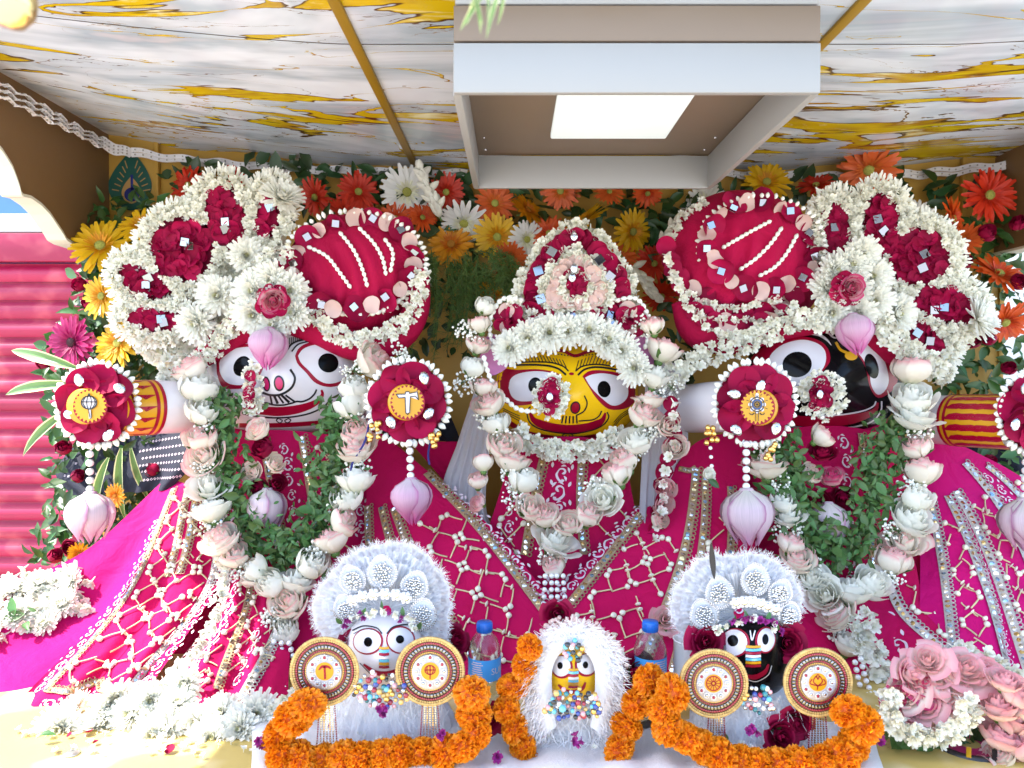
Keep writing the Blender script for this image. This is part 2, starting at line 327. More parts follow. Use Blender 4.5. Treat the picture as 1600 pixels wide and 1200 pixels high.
def t_rose(op=1.0, n=22):
    o = []
    for k in range(n):
        q = k / (n - 1); a = k * 2.39996 + random.gauss(0, .15); wr = 1.9 - .5 * q; h = 1.25 - .40 * q * op + random.uniform(-.06, .06); fl = random.uniform(.6, 1.2)
        dn = random.uniform(.2, 1)
        def f(U, V, q=q, h=h, wr=wr, fl=fl, dn=dn):
            w = np.interp(V, [0, .3, .7, 1], [.55, .9, 1, .72]); th = (U - .5) * wr * w
            r = .06 + (.10 + .66 * q) * np.sin(np.minimum(V * 1.25, 1) * 1.57) ** .8 + op * fl * .34 * q ** 1.5 * V ** 5 - max(0, .8 - op) * .42 * q * V ** 2.5 - .16 * (1 - q) * V ** 3 * .6
            z = h * V * (1 - .06 * ((U - .5) * 2) ** 2) - op * .30 * q * fl * V ** 7 * dn + .015 * np.sin(U * 14)
            return r * np.sin(th), r * np.cos(th), z - .62
        o.append(grid(6, 7, f).tf(rot('Z', a)))
    return o
ROSE_T = [t_rose(.45, 20), t_rose(.75), t_rose(1.15), t_rose(.2, 18), t_rose(.35, 15), t_rose(.6, 24), t_rose(.95, 17)]
ROSE = {}
for nm in ('rose_white', 'rose_blush', 'rose_pink', 'rose_hot', 'rose_red', 'petal_pale'):
    ROSE[nm] = [mk(t).mesh('rose', [nm]) for t in ROSE_T]
SEPAL = mk(ringp(5, .62, .26, 38, .25, .2, .12, nx=3, ny=4, tipw=.05, pk=.35, lj=.3) + [lathe([(.02, -.25), (.14, -.2), (.2, -.05), (.16, .05)], 8)]).mesh('sepals', ['sepal'])
def t_marigold():
    o = []
    for i in range(230):
        z = 1 - 2 * (i + .5) / 230; a = i * 2.39996; r = math.sqrt(1 - z * z); n = np.array((r * math.cos(a), r * math.sin(a), z))
        p = petal(.42, .40, .12, .25, 4, 3, .9, .8, .045)
        o.append(p.tf(frame(n * .62, jit(n, .35), jit((0, 0, 1), .8), 1, random.uniform(0, 6.28)) @ rot('X', R(random.uniform(35, 80)))))
    o.append(ball(4, .72)); return o
MARI = [mk(t_marigold()).mesh('marigold', ['marigold']) for _ in range(3)]
BUD = lathe([(.03, 0), (.13, .06), (.24, .28), (.27, .5), (.2, .75), (.09, .93), (.02, 1)], 7)
def t_floret(n=6):
    return join(ringp(n, 1, .68, 30, .12, .25, .05, jt=.3, tipw=.45, pk=.62, ny=4) + ringp(4, .75, .5, 58, .15, .3, .03, .4, jt=.4, tipw=.4, ny=3) + [lathe([(.06, -.7), (.1, -.3), (.14, .1)], 5)])
FLORET = [t_floret(random.choice((5, 6, 7))) for _ in range(4)]
def t_leaf(w=.42, curl=-.25, fold=.25, tipw=.03, wav=.0, ny=6):
    def f(U, V):
        prof = np.interp(V, [0, .12, .4, .75, 1], [.06, .55, 1, .62, tipw]); x = (U - .5) * w * prof
        return x, V, curl * V ** 2 + fold * np.abs(U - .5) * w * prof * 2 + wav * np.sin(V * 9) * (U - .5)
    return grid(3, ny - 1, f)
LEAF = [t_leaf(.46, -.25), t_leaf(.55, -.1, .35), t_leaf(.38, -.4, .2, wav=.15), t_leaf(.62, .1, .2)]
LEAFM = {m: [mkmesh('leaf', t, [m]) for t in LEAF] for m in ('leaf', 'leaf_dark', 'leaf_herb')}
def t_stripe():
    def f(U, V):
        prof = np.interp(V, [0, .15, .45, .8, 1], [.25, .7, 1, .6, .03]); x = (U - .5) * .135 * prof
        return x, V, -.55 * V ** 2 + .12 * np.abs(U - .5) * prof
    t = grid(9, 9, f); t.M = np.array([1 if (i % 8) in (0, 7) else 0 for i in range(len(t.F))]); return t
STRIPE = mkmesh('leaf_blade', t_stripe(), ['leaf_stripe', 'leaf_cream'])
def t_rpetal():
    ph = random.uniform(0, 6)
    def f(U, V):
        x = (U - .5) * 2; y = (V - .5) * 2; k = np.sqrt(np.clip(1 - y * y * .5, 0, 1)); k2 = np.sqrt(np.clip(1 - x * x * .5, 0, 1))
        r2 = x * x + y * y; return x * k, y * k2 * 1.05, .22 * r2 - .10 * np.sin(x * 3.1 + ph) * np.cos(y * 2.3 + ph) + .10 * np.sin(y * 5 + x * 2 + ph) * r2 * .5
    return grid(8, 8, f)
RPET = [t_rpetal() for _ in range(4)]
RPM = [mkmesh('rose_petal', t, ['rose_petal']) for t in RPET]; RPP = [mkmesh('rose_petal', t, ['petal_pale']) for t in RPET]
RPL = [mkmesh('silk_petal', t, ['silk_pink']) for t in RPET]
def t_lotus(n=9, op=.12, wd=2.0):
    o = []
    for k in range(n):
        q = k / (n - 1); a = k * 2.39996
        def f(U, V, q=q, k=k):
            w = np.interp(V, [0, .25, .6, .9, 1], [.5, 1, .95, .45, .08]); th = (U - .5) * wd * w
            r = (1 + .30 * q) * np.interp(V, [0, .08, .2, .38, .55, .72, .87, 1], [.10, .25, .36, .40, .365, .27, .15, .03]) + op * q * V ** 3 * .5
            return r * np.sin(th), r * np.cos(th), 1.12 * V * (1 - .10 * q) * (1 - .10 * ((U - .5) * 2) ** 2 * V)
        o.append(grid(8, 8, f).tf(rot('Z', a)))
    o.append(lathe([(.01, -.04), (.12, -.03), (.16, .03), (.1, .08)], 8)); return o
LOTUS = [mk(t_lotus(9, .2, 1.65)).mesh('lotus_bud', ['lotus']), mk(t_lotus(10, .55, 1.55)).mesh('lotus_bud', ['lotus_pale'])]
def t_breath(seed):
    o = []
    for i in range(34):
        v = rng.normal(0, 1, 3); v = v / np.linalg.norm(v) * random.uniform(.45, 1); v[2] *= .6
        o.append(T(*[(x := (BALL1.tf(tr(*v) @ scl(random.uniform(.07, .13))))).V, x.F, x.UV, 0]))
        if i % 2: s = tube([(0, 0, 0), tuple(v)], .018, 3, 3); s.M = np.full(len(s.F), 1); o.append(s)
    return o
BALL1 = ball(2, 1); BALL2 = ball(4, 1)
BREATH = [mk(t_breath(i)).mesh('filler_sprig', ['bud_white', 'leaf_herb']) for i in range(3)]
BUDSTEM = mk([BUD.tf(scl(.78, .78, .30))] + [T(*[(x := tube([(0, 0, .24), (.04, .01, .6), (.01, 0, 1)], .05, 5, 5)).V, x.F, x.UV, 1])]).mesh('jasmine_bud', ['bud_ivory', 'stem_pale'])
PEARL = mkmesh('pearl', BALL2, ['pearl'])
TILE = mkmesh('mirror_tile', rbox(-1, 1, -1, 1, -.12, .12, .06), ['mirror'], False)
def t_gem():      # faceted drop
    t = grid(11, 5, lambda U, V: (np.interp(V, [0, .35, .7, 1], [.35, .8, 1, .9]) * np.cos(U * 6.2832) * (1 - .22 * np.maximum(0, np.sin(U * 6.2832))), np.interp(V, [0, .35, .7, 1], [.35, .8, 1, .9]) * np.sin(U * 6.2832) * 1.35, np.interp(V, [0, .35, .7, 1], [.5, .42, .2, 0])))
    return t
GEM = mkmesh('crystal_stone', join([t_gem(), grid(2, 2, lambda U, V: ((U - .5) * .5, (V - .5) * .6, .495 + 0 * U))]), ['crystal'], False)
# ---------------------------------------------------------------- drawing thin painted shapes on a surface M(px,py,layer)
def stroke(mb, M, pts, w, layer=1, n=None, mat=0, across=2):
    p = cr(pts, n or max(8, len(pts) * 6)); d = np.gradient(p, axis=0); d /= np.linalg.norm(d, axis=1)[:, None] + 1e-9; s = np.stack([-d[:, 1], d[:, 0]], 1)
    ww = np.full(len(p), w) if np.isscalar(w) else np.interp(np.linspace(0, 1, len(p)), np.linspace(0, 1, len(w)), w)
    V = [M(*(p[i] + s[i] * ww[i] * (j / across - .5)), layer) for i in range(len(p)) for j in range(across + 1)]
    k = across + 1; i = (np.arange(len(p) - 1)[:, None] * k + np.arange(across)[None]).ravel()
    mb.add(T(V, np.stack([i, i + 1, i + k + 1, i + k], 1), None, mat))
def fill(mb, M, pts, layer=1, rings=7, mat=0, dense=True):
    p = np.asarray(pts, float)
    if dense and len(p) < 24: p = cr(np.vstack([p, p[:1]]), 48)[:-1]
    c = p.mean(0); n = len(p); V = [M(*(c + (q - c) * max(.004, r / rings)), layer) for r in range(rings + 1) for q in p]
    F = [(r * n + i, r * n + (i + 1) % n, (r + 1) * n + (i + 1) % n, (r + 1) * n + i) for r in range(rings) for i in range(n)]
    mb.add(T(V, F, None, mat))
def paint(name, m, parent, M, items):
    if (name != 'painted_line' and len(items) > 1 and len(items) < 8 and items[0][0] == 'f') or len(items) == 2:
        return [paint(name, m, parent, M, [it]) for it in items]
    mb = MB()
    for it in items: (fill if it[0] == 'f' else stroke)(mb, M, *it[1:])
    return mb.obj(name, m, parent, kind='stuff' if name == 'painted_line' else None)
# ================================================================ the setting
XL, XR, YB, ZC = -1.31, 1.57, 2.50, CZ + .645
def marble():
    m = bpy.data.materials.new('marble_vinyl'); m.use_nodes = True; MATS['marble_vinyl'] = m
    n, l = m.node_tree.nodes, m.node_tree.links; b = n['Principled BSDF']
    geo = n.new('ShaderNodeNewGeometry'); mp = n.new('ShaderNodeMapping'); mp.inputs['Scale'].default_value = (.62, 2.5, 1); mp.inputs['Rotation'].default_value = (0, 0, R(-14)); mp.inputs['Location'].default_value = (3.1, 1.7, 0)
    l.new(geo.outputs['Position'], mp.inputs[0])
    def noise(sc, det, dist, rough=.55):
        t = n.new('ShaderNodeTexNoise'); t.inputs['Scale'].default_value = sc; t.inputs['Detail'].default_value = det; t.inputs['Distortion'].default_value = dist; t.inputs['Roughness'].default_value = rough
        l.new(mp.outputs[0], t.inputs['Vector']); return t.outputs[0]
    def math_(op, a, c): 
        q = n.new('ShaderNodeMath'); q.operation = op
        for i, v in enumerate((a, c)):
            if v is None: continue
            if isinstance(v, (int, float)): q.inputs[i].default_value = v
            else: l.new(v, q.inputs[i])
        return q.outputs[0]
    def mix(f, a, c):
        q = n.new('ShaderNodeMix'); q.data_type = 'RGBA'; l.new(f, q.inputs[0])
        for i, v in ((6, a), (7, c)):
            if isinstance(v, tuple): q.inputs[i].default_value = (*v, 1)
            else: l.new(v, q.inputs[i])
        return q.outputs[2]
    def step(v, a, c):
        q = n.new('ShaderNodeMapRange'); q.interpolation_type = 'SMOOTHSTEP'; q.inputs[1].default_value = a; q.inputs[2].default_value = c; l.new(v, q.inputs[0]); return q.outputs[0]
    n1 = noise(1.7, 4, 1.7, .5); n2 = noise(1.5, 2, .8); n3 = noise(1.0, 4, 2.6); n4 = noise(7, 6, .8, .65); n5 = noise(2.3, 5, 1.9, .55)
    d = math_('ABSOLUTE', math_('SUBTRACT', n1, .5), None)
    w = math_('MULTIPLY', math_('MAXIMUM', math_('SUBTRACT', n2, .465), 0.005), .62)
    w = math_('ADD', w, math_('MULTIPLY', math_('SUBTRACT', n4, .5), .022))
    r = math_('DIVIDE', d, math_('MAXIMUM', w, .0012))
    base = mix(step(n3, .38, .66), (.70, .75, .82), (.36, .43, .50)); base = mix(step(n3, .60, .72), base, (.58, .55, .60))
    gold = mix(step(n4, .38, .60), (.62, .48, .01), (.34, .15, .012)); gold = mix(step(n3, .40, .56), gold, (.60, .42, .006)); gold = mix(step(n4, .56, .7), gold, (.80, .74, .42))
    vein = mix(step(r, .62, .9), gold, (.10, .045, .010))
    d5 = math_('ABSOLUTE', math_('SUBTRACT', n5, .5), None); thin = step(math_('SUBTRACT', d5, math_('MULTIPLY', math_('SUBTRACT', n2, .485), .05)), .0, .004)
    base = mix(thin, mix(step(n4, .4, .6), (.30, .17, .03), (.12, .06, .02)), base)
    c = mix(step(r, .97, 1.08), vein, base); l.new(c, b.inputs['Base Color']); b.inputs['Roughness'].default_value = .16
    t = n.new('ShaderNodeTexNoise'); t.inputs['Scale'].default_value = 5; l.new(geo.outputs['Position'], t.inputs['Vector']); bp = n.new('ShaderNodeBump'); bp.inputs['Strength'].default_value = .35; bp.inputs['Distance'].default_value = .03
    l.new(t.outputs[0], bp.inputs['Height']); l.new(bp.outputs[0], b.inputs['Normal'])
marble()
g = mk(grid(2, 2, lambda U, V: (U * 400 - 200, V * 400 - 200, -1.0 + 0 * U))).obj('street', 'street'); g['kind'] = 'structure'
g = mk(rbox(XL - .08, XR + .08, .88, YB + .05, -.12, 0, .006)).obj('platform_floor', 'floor_gold'); g['kind'] = 'structure'
# roof
def lift(X): return .10 * np.clip((-.33 - X) / .98, 0, 1) ** 1.3 + .03 * np.clip((X - .9) / .67, 0, 1)
c = thing('ceiling', 'white and gold marble patterned sheet ceiling over the shrine', 'ceiling', (.13, 1.6, ZC))
mk(rbox(XL - .06, XR + .06, 1.12, YB + .06, ZC + .12, ZC + .17, .004)).obj('roof_board', 'wall_brown', c)
YS = .645 * FPX / 494
for (x0, x1) in ((XL, -.325), (-.305, .612), (.634, XR)):
    for (y0, y1) in ((1.12, YS - .002), (YS + .002, YB)):
        ph = random.uniform(0, 6)
        def f(U, V, x0=x0, x1=x1, y0=y0, y1=y1, ph=ph):
            X = x0 + (x1 - x0) * U; Y = y0 + (y1 - y0) * V
            return X, Y, ZC + lift(X) - .004 * np.sin(U * 3.14) * np.sin(V * 3.14) - .0025 * np.sin(U * 9 + ph) * np.sin(V * 3.14) - .012 * np.clip((V - .9) / .1, 0, 1) * (np.sin(U * 14 + ph) * .5 + .5) * (y1 > 2)
        mk(grid(40, 30, f)).obj('vinyl_sheet', 'marble_vinyl', c)
for x in (-.315, .623): mk(rbox(x - .011, x + .011, 1.12, YB, ZC - .006, ZC + .015, .002)).obj('gold_strip', 'strip_gold', c)
# left and right walls with scalloped openings
def side_wall(name, x0, x1, label, pts):
    t = thing(name, label, 'wall', ((x0 + x1) / 2, 1.6, 0))
    p = np.array(pts, float); dd = np.concatenate([[0], np.cumsum(np.linalg.norm(np.diff(p, axis=0), axis=1))]); s = np.linspace(0, dd[-1], 140)
    y = np.interp(s, dd, p[:, 0]); z = np.interp(s, dd, p[:, 1]); n = len(s)
    V = np.vstack([np.stack([np.full(n, x), y, q], 1) for x in (x0, x1) for q in (z, np.full(n, ZC + .13))])
    i = np.arange(n - 1); F = np.vstack([np.stack([i, i + 1, n + i + 1, n + i], 1), np.stack([2 * n + i + 1, 2 * n + i, 3 * n + i, 3 * n + i + 1], 1)])
    mk(T(V, F)).obj('panel', 'wall_brown', t, False)
    xa, xb = x0 - .004, x1 + .004
    V = np.vstack([np.stack([np.full(n, x), y, z - q], 1) for q in (-.002, .006) for x in (xa, xb)])
    F = np.vstack([np.stack([i, i + 1, n + i + 1, n + i], 1), np.stack([2 * n + i, 3 * n + i, 3 * n + i + 1, 2 * n + i + 1], 1), np.stack([i, 2 * n + i, 2 * n + i + 1, i + 1], 1), np.stack([n + i, n + i + 1, 3 * n + i + 1, 3 * n + i], 1)])
    mk(T(V, F)).obj('arch_edge', 'wall_edge', t, False); return t
arch = [(1.12, 1.2), (1.2, 1.285), (1.5, 1.305), (1.78, 1.30), (1.90, 1.28), (1.96, 1.252), (2.0, 1.22), (2.025, 1.18), (2.036, 1.153), (2.075, 1.156), (2.12, 1.146), (2.16, 1.128), (2.19, 1.106), (2.22, 1.085), (2.238, 1.068), (2.27, 1.062), (2.36, 1.06), (2.52, 1.06)]
side_wall('side_wall', XL - .05, XL, 'brown painted side wall with cream edged scalloped opening, left of the shrine', arch)
side_wall('side_wall', XR, XR + .05, 'brown painted side wall behind the orange daisies at the right edge', arch)
wb = thing('back_wall', 'gold painted back wall behind the flowers', 'wall', (.13, YB, 0))
mk(rbox(XL - .05, XR + .05, YB, YB + .04, 0, ZC + .12, .003)).obj('panel', 'wall_gold', wb)
for (a, b_) in ((172, 250), (1500, 1560)):
    x0, x1 = P(a, 400, YB)[0], P(b_, 400, YB)[0]
    mk(rbox(x0, x1, YB - .015, YB + .003, 0, ZC + .11, .002)).obj('pilaster', 'wall_gold', wb)
    for x in (x0, x1): mk(rbox(x - .007, x + .007, YB - .022, YB - .002, 0, ZC + .11, .002)).obj('moulding', 'wall_gold', wb)
def flatM(Y, k=.0008): return lambda x, y, l=1: P(x, y, Y - k * l)
def peacock(cx, cy, s, label):
    t = thing('peacock_feather_motif', label, 'motif', P(cx, cy + 40 * s, YB - .02)); M = flatM(YB - .018, .0012)
    q = lambda pts: [(cx + a * s, cy + b * s) for a, b in pts]
    paint('feather', 'peacock_green', t, M, [('f', q([(0, -52), (10, -40), (24, -20), (32, 2), (28, 22), (16, 38), (0, 44), (-16, 38), (-32, 22), (-36, 2), (-26, -20), (-10, -40)]), 1)])
    paint('barb', 'peacock_tan', t, M, [('s', q([(sx * (6 + i * 2.6), -22 + i * 7), (sx * (10 + i * 4), -34 + i * 9)]), 1.5 * s, 2) for i in range(6) for sx in (-1, 1)])
    paint('inner_drop', 'peacock_tan', t, M, [('f', q([(0, -10), (11, 4), (15, 18), (8, 30), (0, 33), (-8, 30), (-15, 18), (-11, 4)]), 2)])
    paint('eye_spot', 'peacock_blue', t, M, [('f', ell(cx + 1 * s, cy + 19 * s, 12 * s, 11 * s), 3), ('s', q([(1, -12), (1, 12)]), 4 * s, 3)])
peacock(205, 285, 1, 'painted green peacock feather motif on the gold wall, upper left corner')
peacock(1540, 300, .8, 'painted green peacock feather motif on the gold wall, behind the upper right daisies')
# LED strips along the roof edge
t = thing('led_strip', 'tangled white strip of small lights along the left ceiling edge', 'light strip', P(90, 180, 2.1))
def ledrun(pts, t, w=.011):
    p = cr(pts, 90); p[:, 2] += .004 * np.sin(np.arange(90) * .6); d = np.gradient(p, axis=0); d /= np.linalg.norm(d, axis=1)[:, None]; s = np.cross(d, CAMD); s /= np.linalg.norm(s, axis=1)[:, None]
    tw = np.sin(np.arange(90) * .23)[:, None] * .5; s = s + tw * CAMD; s /= np.linalg.norm(s, axis=1)[:, None]; nn = np.cross(d, s)
    V = np.vstack([p + s * w / 2, p - s * w / 2, p - s * w / 2 + nn * .003, p + s * w / 2 + nn * .003]); i = np.arange(89)
    F = np.vstack([np.stack([a * 90 + i, a * 90 + i + 1, b * 90 + i + 1, b * 90 + i], 1) for a, b in ((0, 1), (1, 2), (2, 3), (3, 0))])
    o = mk(T(V, F)).obj('strip', 'led_strip', t, False)
    m = MB()
    for k in range(1, 89, 2):
        m.add(BALL1, tr(*(p[k] - nn[k] * .001)) @ scl(.0028))
    m.obj('light_chips', 'led', o, kind='stuff')
for k in range(3): ledrun([P(-25, 116 + 11 * k, 1.84), P(0, 130 + 10 * k, 1.90), P(60, 162 + 9 * k, 2.06), P(110, 192 + 6 * k, 2.2), P(165, 220 + 6 * k, 2.38), P(205, 236 + 4 * k, 2.44)], t, .014)
t = thing('led_strip', 'white strip of small lights along the back edge of the ceiling', 'light strip', P(640, 262, 2.46))
for k in range(2): ledrun([P(205, 234 + 8 * k, 2.43), P(300, 248 + 5 * k, 2.46), P(400, 256 + 6 * k, 2.46), P(560, 265 + 5 * k, 2.46), P(730, 268 + 5 * k, 2.46)], t, .014)
for k in range(2): ledrun([P(1120, 268 + 5 * k, 2.46), P(1260, 272 + 4 * k, 2.46), P(1400, 270 + 6 * k, 2.46), P(1480, 264 + 8 * k, 2.46), P(1600, 252 + 6 * k, 2.42)], t, .014)
# hanging square lamp
lx0, lx1, ly0, ly1 = -.096, .508, 1.264, 1.95; zb = CZ + .447
L = thing('ceiling_lamp', 'square stepped ceiling lamp of frosted white acrylic and brown board', 'lamp', (.206, 1.607, ZC))
mk(rbox(lx0 + .002, lx1 - .002, ly0 + .002, ly1 - .002, CZ + .593, ZC - .004, .003)).obj('upper_tier', 'lamp_white', L)
mk(rbox(lx0, lx1, ly0, ly1, CZ + .532, CZ + .590, .002)).obj('brown_board', 'lamp_brown', L)
w = .012
for nm, a in (('front_panel', (lx0, lx1, ly0 - .002, ly0 + w)), ('back_panel', (lx0, lx1, ly1 - w, ly1 + .002)), ('side_panel', (lx0 - .002, lx0 + w, ly0 + w, ly1 - w)), ('side_panel', (lx1 - w, lx1 + .002, ly0 + w, ly1 - w))):
    mk(rbox(*a, zb, CZ + .528, .0015)).obj(nm, 'lamp_white', L)
mk(rbox(.088, .352, 1.46, 1.752, CZ + .515, CZ + .530, .004)).obj('light_panel', 'lamp_panel', L)
SCREW = lathe([(.001, .0016), (.002, .0015), (.0028, .0006), (.0028, -.001)], 10)
for x in (lx0 + .03, lx1 - .03):
    for y in (ly0 + .05, 1.42, 1.8, ly1 - .05): mk(SCREW.tf(frame((x, y, CZ + .532), (0, 0, -1)))).obj('screw', 'silver', L)
# ---------------------------------------------------------------- street side: shop shutter
YSH = 4.2; sz = CZ + (569 - 366) / FPX * YSH
b = thing('shop_building', 'blue shop wall with white lintel above the red roller shutter', 'building', (-4, YSH + .1, -1))
mk(rbox(-9, -.9, YSH + .12, YSH + .5, -1, 5.5, .01)).obj('wall', 'wall_blue', b)
mk(rbox(-9, -1.0, YSH - .05, YSH + .12, sz, sz + .10, .008)).obj('lintel', 'lintel', b)
mk(rbox(-1.55, -1.0, YSH - .03, YSH + .13, -1, sz, .008)).obj('door_jamb', 'wall_pale', b)
sh = thing('roller_shutter', 'red metal roller shutter with horizontal slats across the street', 'shutter', (-3.5, YSH, -1))
SL = mkmesh('slat', grid(2, 9, lambda U, V: ((U - .5) * 4.6, -.022 * np.sin(np.clip(V / .82, 0, 1) * 3.14159) + .012 * (V > .85), (V - .5) * .1016)), ['shutter'])
k = 0; z = sz - .05
mk(rbox(-5.9, -1.3, YSH - .05, YSH + .0, sz - .16, sz - .002, .01)).obj('shutter_box', 'shutter', sh)
z = sz - .215
while z > -1: inst('slat', SL, tr(-3.6, YSH, z), sh); z -= .1016
b = thing('side_building', 'pale building wall glimpsed past the flowers at the right edge', 'building', (4, 5, -1))
mk(rbox(2.0, 9, 5, 5.4, -1, 5, .01)).obj('wall', 'wall_pale', b)
for i in range(3): mk(rbox(2.6 + i * 1.6, 3.6 + i * 1.6, 4.96, 5.02, .3, 1.6, .01)).obj('window', 'lintel', b)
# ================================================================ builders
def rose_at(parent, px, py, Y, kind, r=27, axis=None, sep=True, v=None):
    ax = jit(axis if axis is not None else (0, -.4, .9), .27); me = ROSE[kind][random.choice((0, 0, 3, 3, 1, 4, 4, 5, 5, 6)) if v is None else v]
    o = inst('rose', me, frame(P(px, py, Y), ax, (0, 1, .2), (lambda q: (q * random.uniform(1.0, 1.22), q * random.uniform(1.0, 1.22), q * random.uniform(.88, 1.08)))(S(r, Y) * random.uniform(1.02, 1.26)), random.uniform(0, 6.28)), parent)
    if sep:
        M = np.array(WM[o]) @ tr(0, 0, -.55) @ scl(1.05); inst('sepals', SEPAL, M, o)
    return o
def breath(parent, px, py, Y, r=22): return inst('filler_sprig', random.choice(BREATH), frame(P(px, py, Y), jit(CAMD, .4), s=S(r, Y) * random.uniform(.9, 1.15), roll=random.uniform(0, 6)), parent)
def chrys(parent, px, py, Y, r=34, n=None, name='chrysanthemum'): return inst(name, random.choice(CHRYS), frame(P(px, py, Y), jit(CAMD if n is None else n, .18), s=S(r, Y) * random.uniform(.93, 1.07), roll=random.uniform(0, 6)), parent)
def florets(name, parent, pts, Y, r=9, jy=.012, m='jasmine', out=None):     # pts px array; Y scalar or func
    mb = MB()
    for x, y in pts:
        yy = (Y(x, y) if callable(Y) else Y) + random.uniform(-jy, jy)
        n = jit(CAMD, .55) if out is None else jit(CAMD * .8 + out(x, y), .4)
        mb.add(random.choice(FLORET), frame(P(x, y, yy), n, s=S(r, yy) * random.uniform(.8, 1.2), roll=random.uniform(0, 6)))
    return mb.obj(name, m, parent, kind='stuff')
def rope_pts(path, w, d):
    L = np.linalg.norm(np.diff(np.array(path, float), axis=0), axis=1).sum(); n = max(3, int(L / d)); p = cr(path, n); g = np.gradient(p, axis=0); g /= np.linalg.norm(g, axis=1)[:, None]; s = np.stack([-g[:, 1], g[:, 0]], 1)
    k = max(1, int(round(w / d))); return np.vstack([p + s * (w * ((j + .5) / k - .5) + rng.uniform(-.25, .25, (n, 1)) * d) + rng.uniform(-.3, .3, (n, 2)) * d for j in range(k)])
def beadline(name, parent, path, Y, r, gap, m='bud_white', shape='bud', close=False):      # string of strung buds or pearls
    p0 = np.array(path, float); L = np.linalg.norm(np.diff(p0, axis=0), axis=1).sum(); n = max(3, int(L / gap)); p = cr(p0, n + 1); mb = MB()
    for i in range(n):
        a, b = p[i], p[i + 1]; ya = Y(*a) if callable(Y) else Y; yb = Y(*b) if callable(Y) else Y; A, B = P(a[0], a[1], ya), P(b[0], b[1], yb)
        if shape == 'bud': mb.add(BUD, frame(A, B - A + 1e-6, CAMD, (S(r, ya) * 3.2,) * 2 + (np.linalg.norm(B - A) * 1.12,)))
        else: mb.add(BALL2, tr(*A) @ scl(S(r, ya)))
    return mb.obj(name, m, parent, kind='stuff')
def ringbuds(name, parent, cx, cy, rx, ry, Y, n, bl=11, m='bud_white', a0=0, a1=2 * math.pi):    # buds pointing outwards
    mb = MB()
    for i in range(n):
        a = a0 + (a1 - a0) * (i + random.uniform(-.2, .2)) / n; c, s = math.cos(a), math.sin(a)
        q = P(cx + rx * c, cy + ry * s, Y + random.uniform(-.004, .004)); e = P(cx + (rx + bl) * c, cy + (ry + bl) * s, Y)
        mb.add(BUD, frame(q, e - q, CAMD, (np.linalg.norm(e - q) * 1.5,) * 2 + (np.linalg.norm(e - q) * random.uniform(.9, 1.3),)))
    return mb.obj(name, m, parent, kind='stuff')
def tile(parent, px, py, Y, s=6, n=None): return inst('mirror_tile', TILE, frame(P(px, py, Y), jit(CAMD if n is None else n, .12), s=S(s, Y), roll=random.uniform(0, 3)), parent)
def rpetal(parent, px, py, Y, r=14, pale=0, n=None): return inst('rose_petal' if pale < 2 else 'silk_petal', random.choice((RPM, RPP, RPL)[pale]), frame(P(px, py, Y), jit(CAMD if n is None else n, .3), s=S(r, Y) * random.uniform(.85, 1.15), roll=random.uniform(0, 6)), parent)
class Patch:       # cloth surface lofted through rows of (px, py, Y)
    def __init__(s, rows, nu=60, nv=60, folds=(), seed=0):
        rr = [cr([P(*q) for q in r], nu) for r in rows]; A = np.stack(rr, 0)
        G = np.stack([cr(A[:, i], nv) for i in range(nu)], 1); u = np.linspace(0, 1, nu)[None]; v = np.linspace(0, 1, nv)[:, None]
        for (k, amp, ph, v0) in folds: G[:, :, 1] += amp * np.sin(2 * math.pi * (k * u + ph) + .8 * np.sin(3 * v + ph * 5)) * np.clip((v - v0) / (1 - v0), 0, 1)
        s.G, s.nu, s.nv = G, nu, nv
        du = np.gradient(G, axis=1); dv = np.gradient(G, axis=0); N = np.cross(du, dv); N /= np.linalg.norm(N, axis=2)[:, :, None] + 1e-9
        if N[:, :, 1].mean() > 0: N = -N
        s.N = N
    def obj(s, name, m, parent):
        i = (np.arange(s.nv - 1)[:, None] * s.nu + np.arange(s.nu - 1)[None]).ravel()
        uv = np.stack(np.meshgrid(np.linspace(0, 1, s.nu), np.linspace(0, 1, s.nv)), 2).reshape(-1, 2)
        return mk(T(s.G.reshape(-1, 3), np.stack([i, i + s.nu, i + s.nu + 1, i + 1], 1), uv)).obj(name, m, parent)
    def at(s, u, v, off=.002):
        x, y = np.clip(u, 0, 1) * (s.nu - 1.001), np.clip(v, 0, 1) * (s.nv - 1.001); i, j = int(x), int(y); a, b = x - i, y - j
        f = lambda Q: Q[j, i] * (1 - a) * (1 - b) + Q[j, i + 1] * a * (1 - b) + Q[j + 1, i] * (1 - a) * b + Q[j + 1, i + 1] * a * b
        n = f(s.N); n = n / np.linalg.norm(n); return f(s.G) + n * off, n
def ondepth(p, x, y, off=.015):      # distance of the cloth surface seen at a pixel
    G = p.G.reshape(-1, 3); u = 800 + FPX * G[:, 0] / G[:, 1]; v = 569 - FPX * (G[:, 2] - CZ) / G[:, 1]; i = np.argmin((u - x) ** 2 + (v - y) ** 2); return G[i, 1] - off
SEQ = lathe([(.001, .12), (.6, .12), (1, .02)], 8)
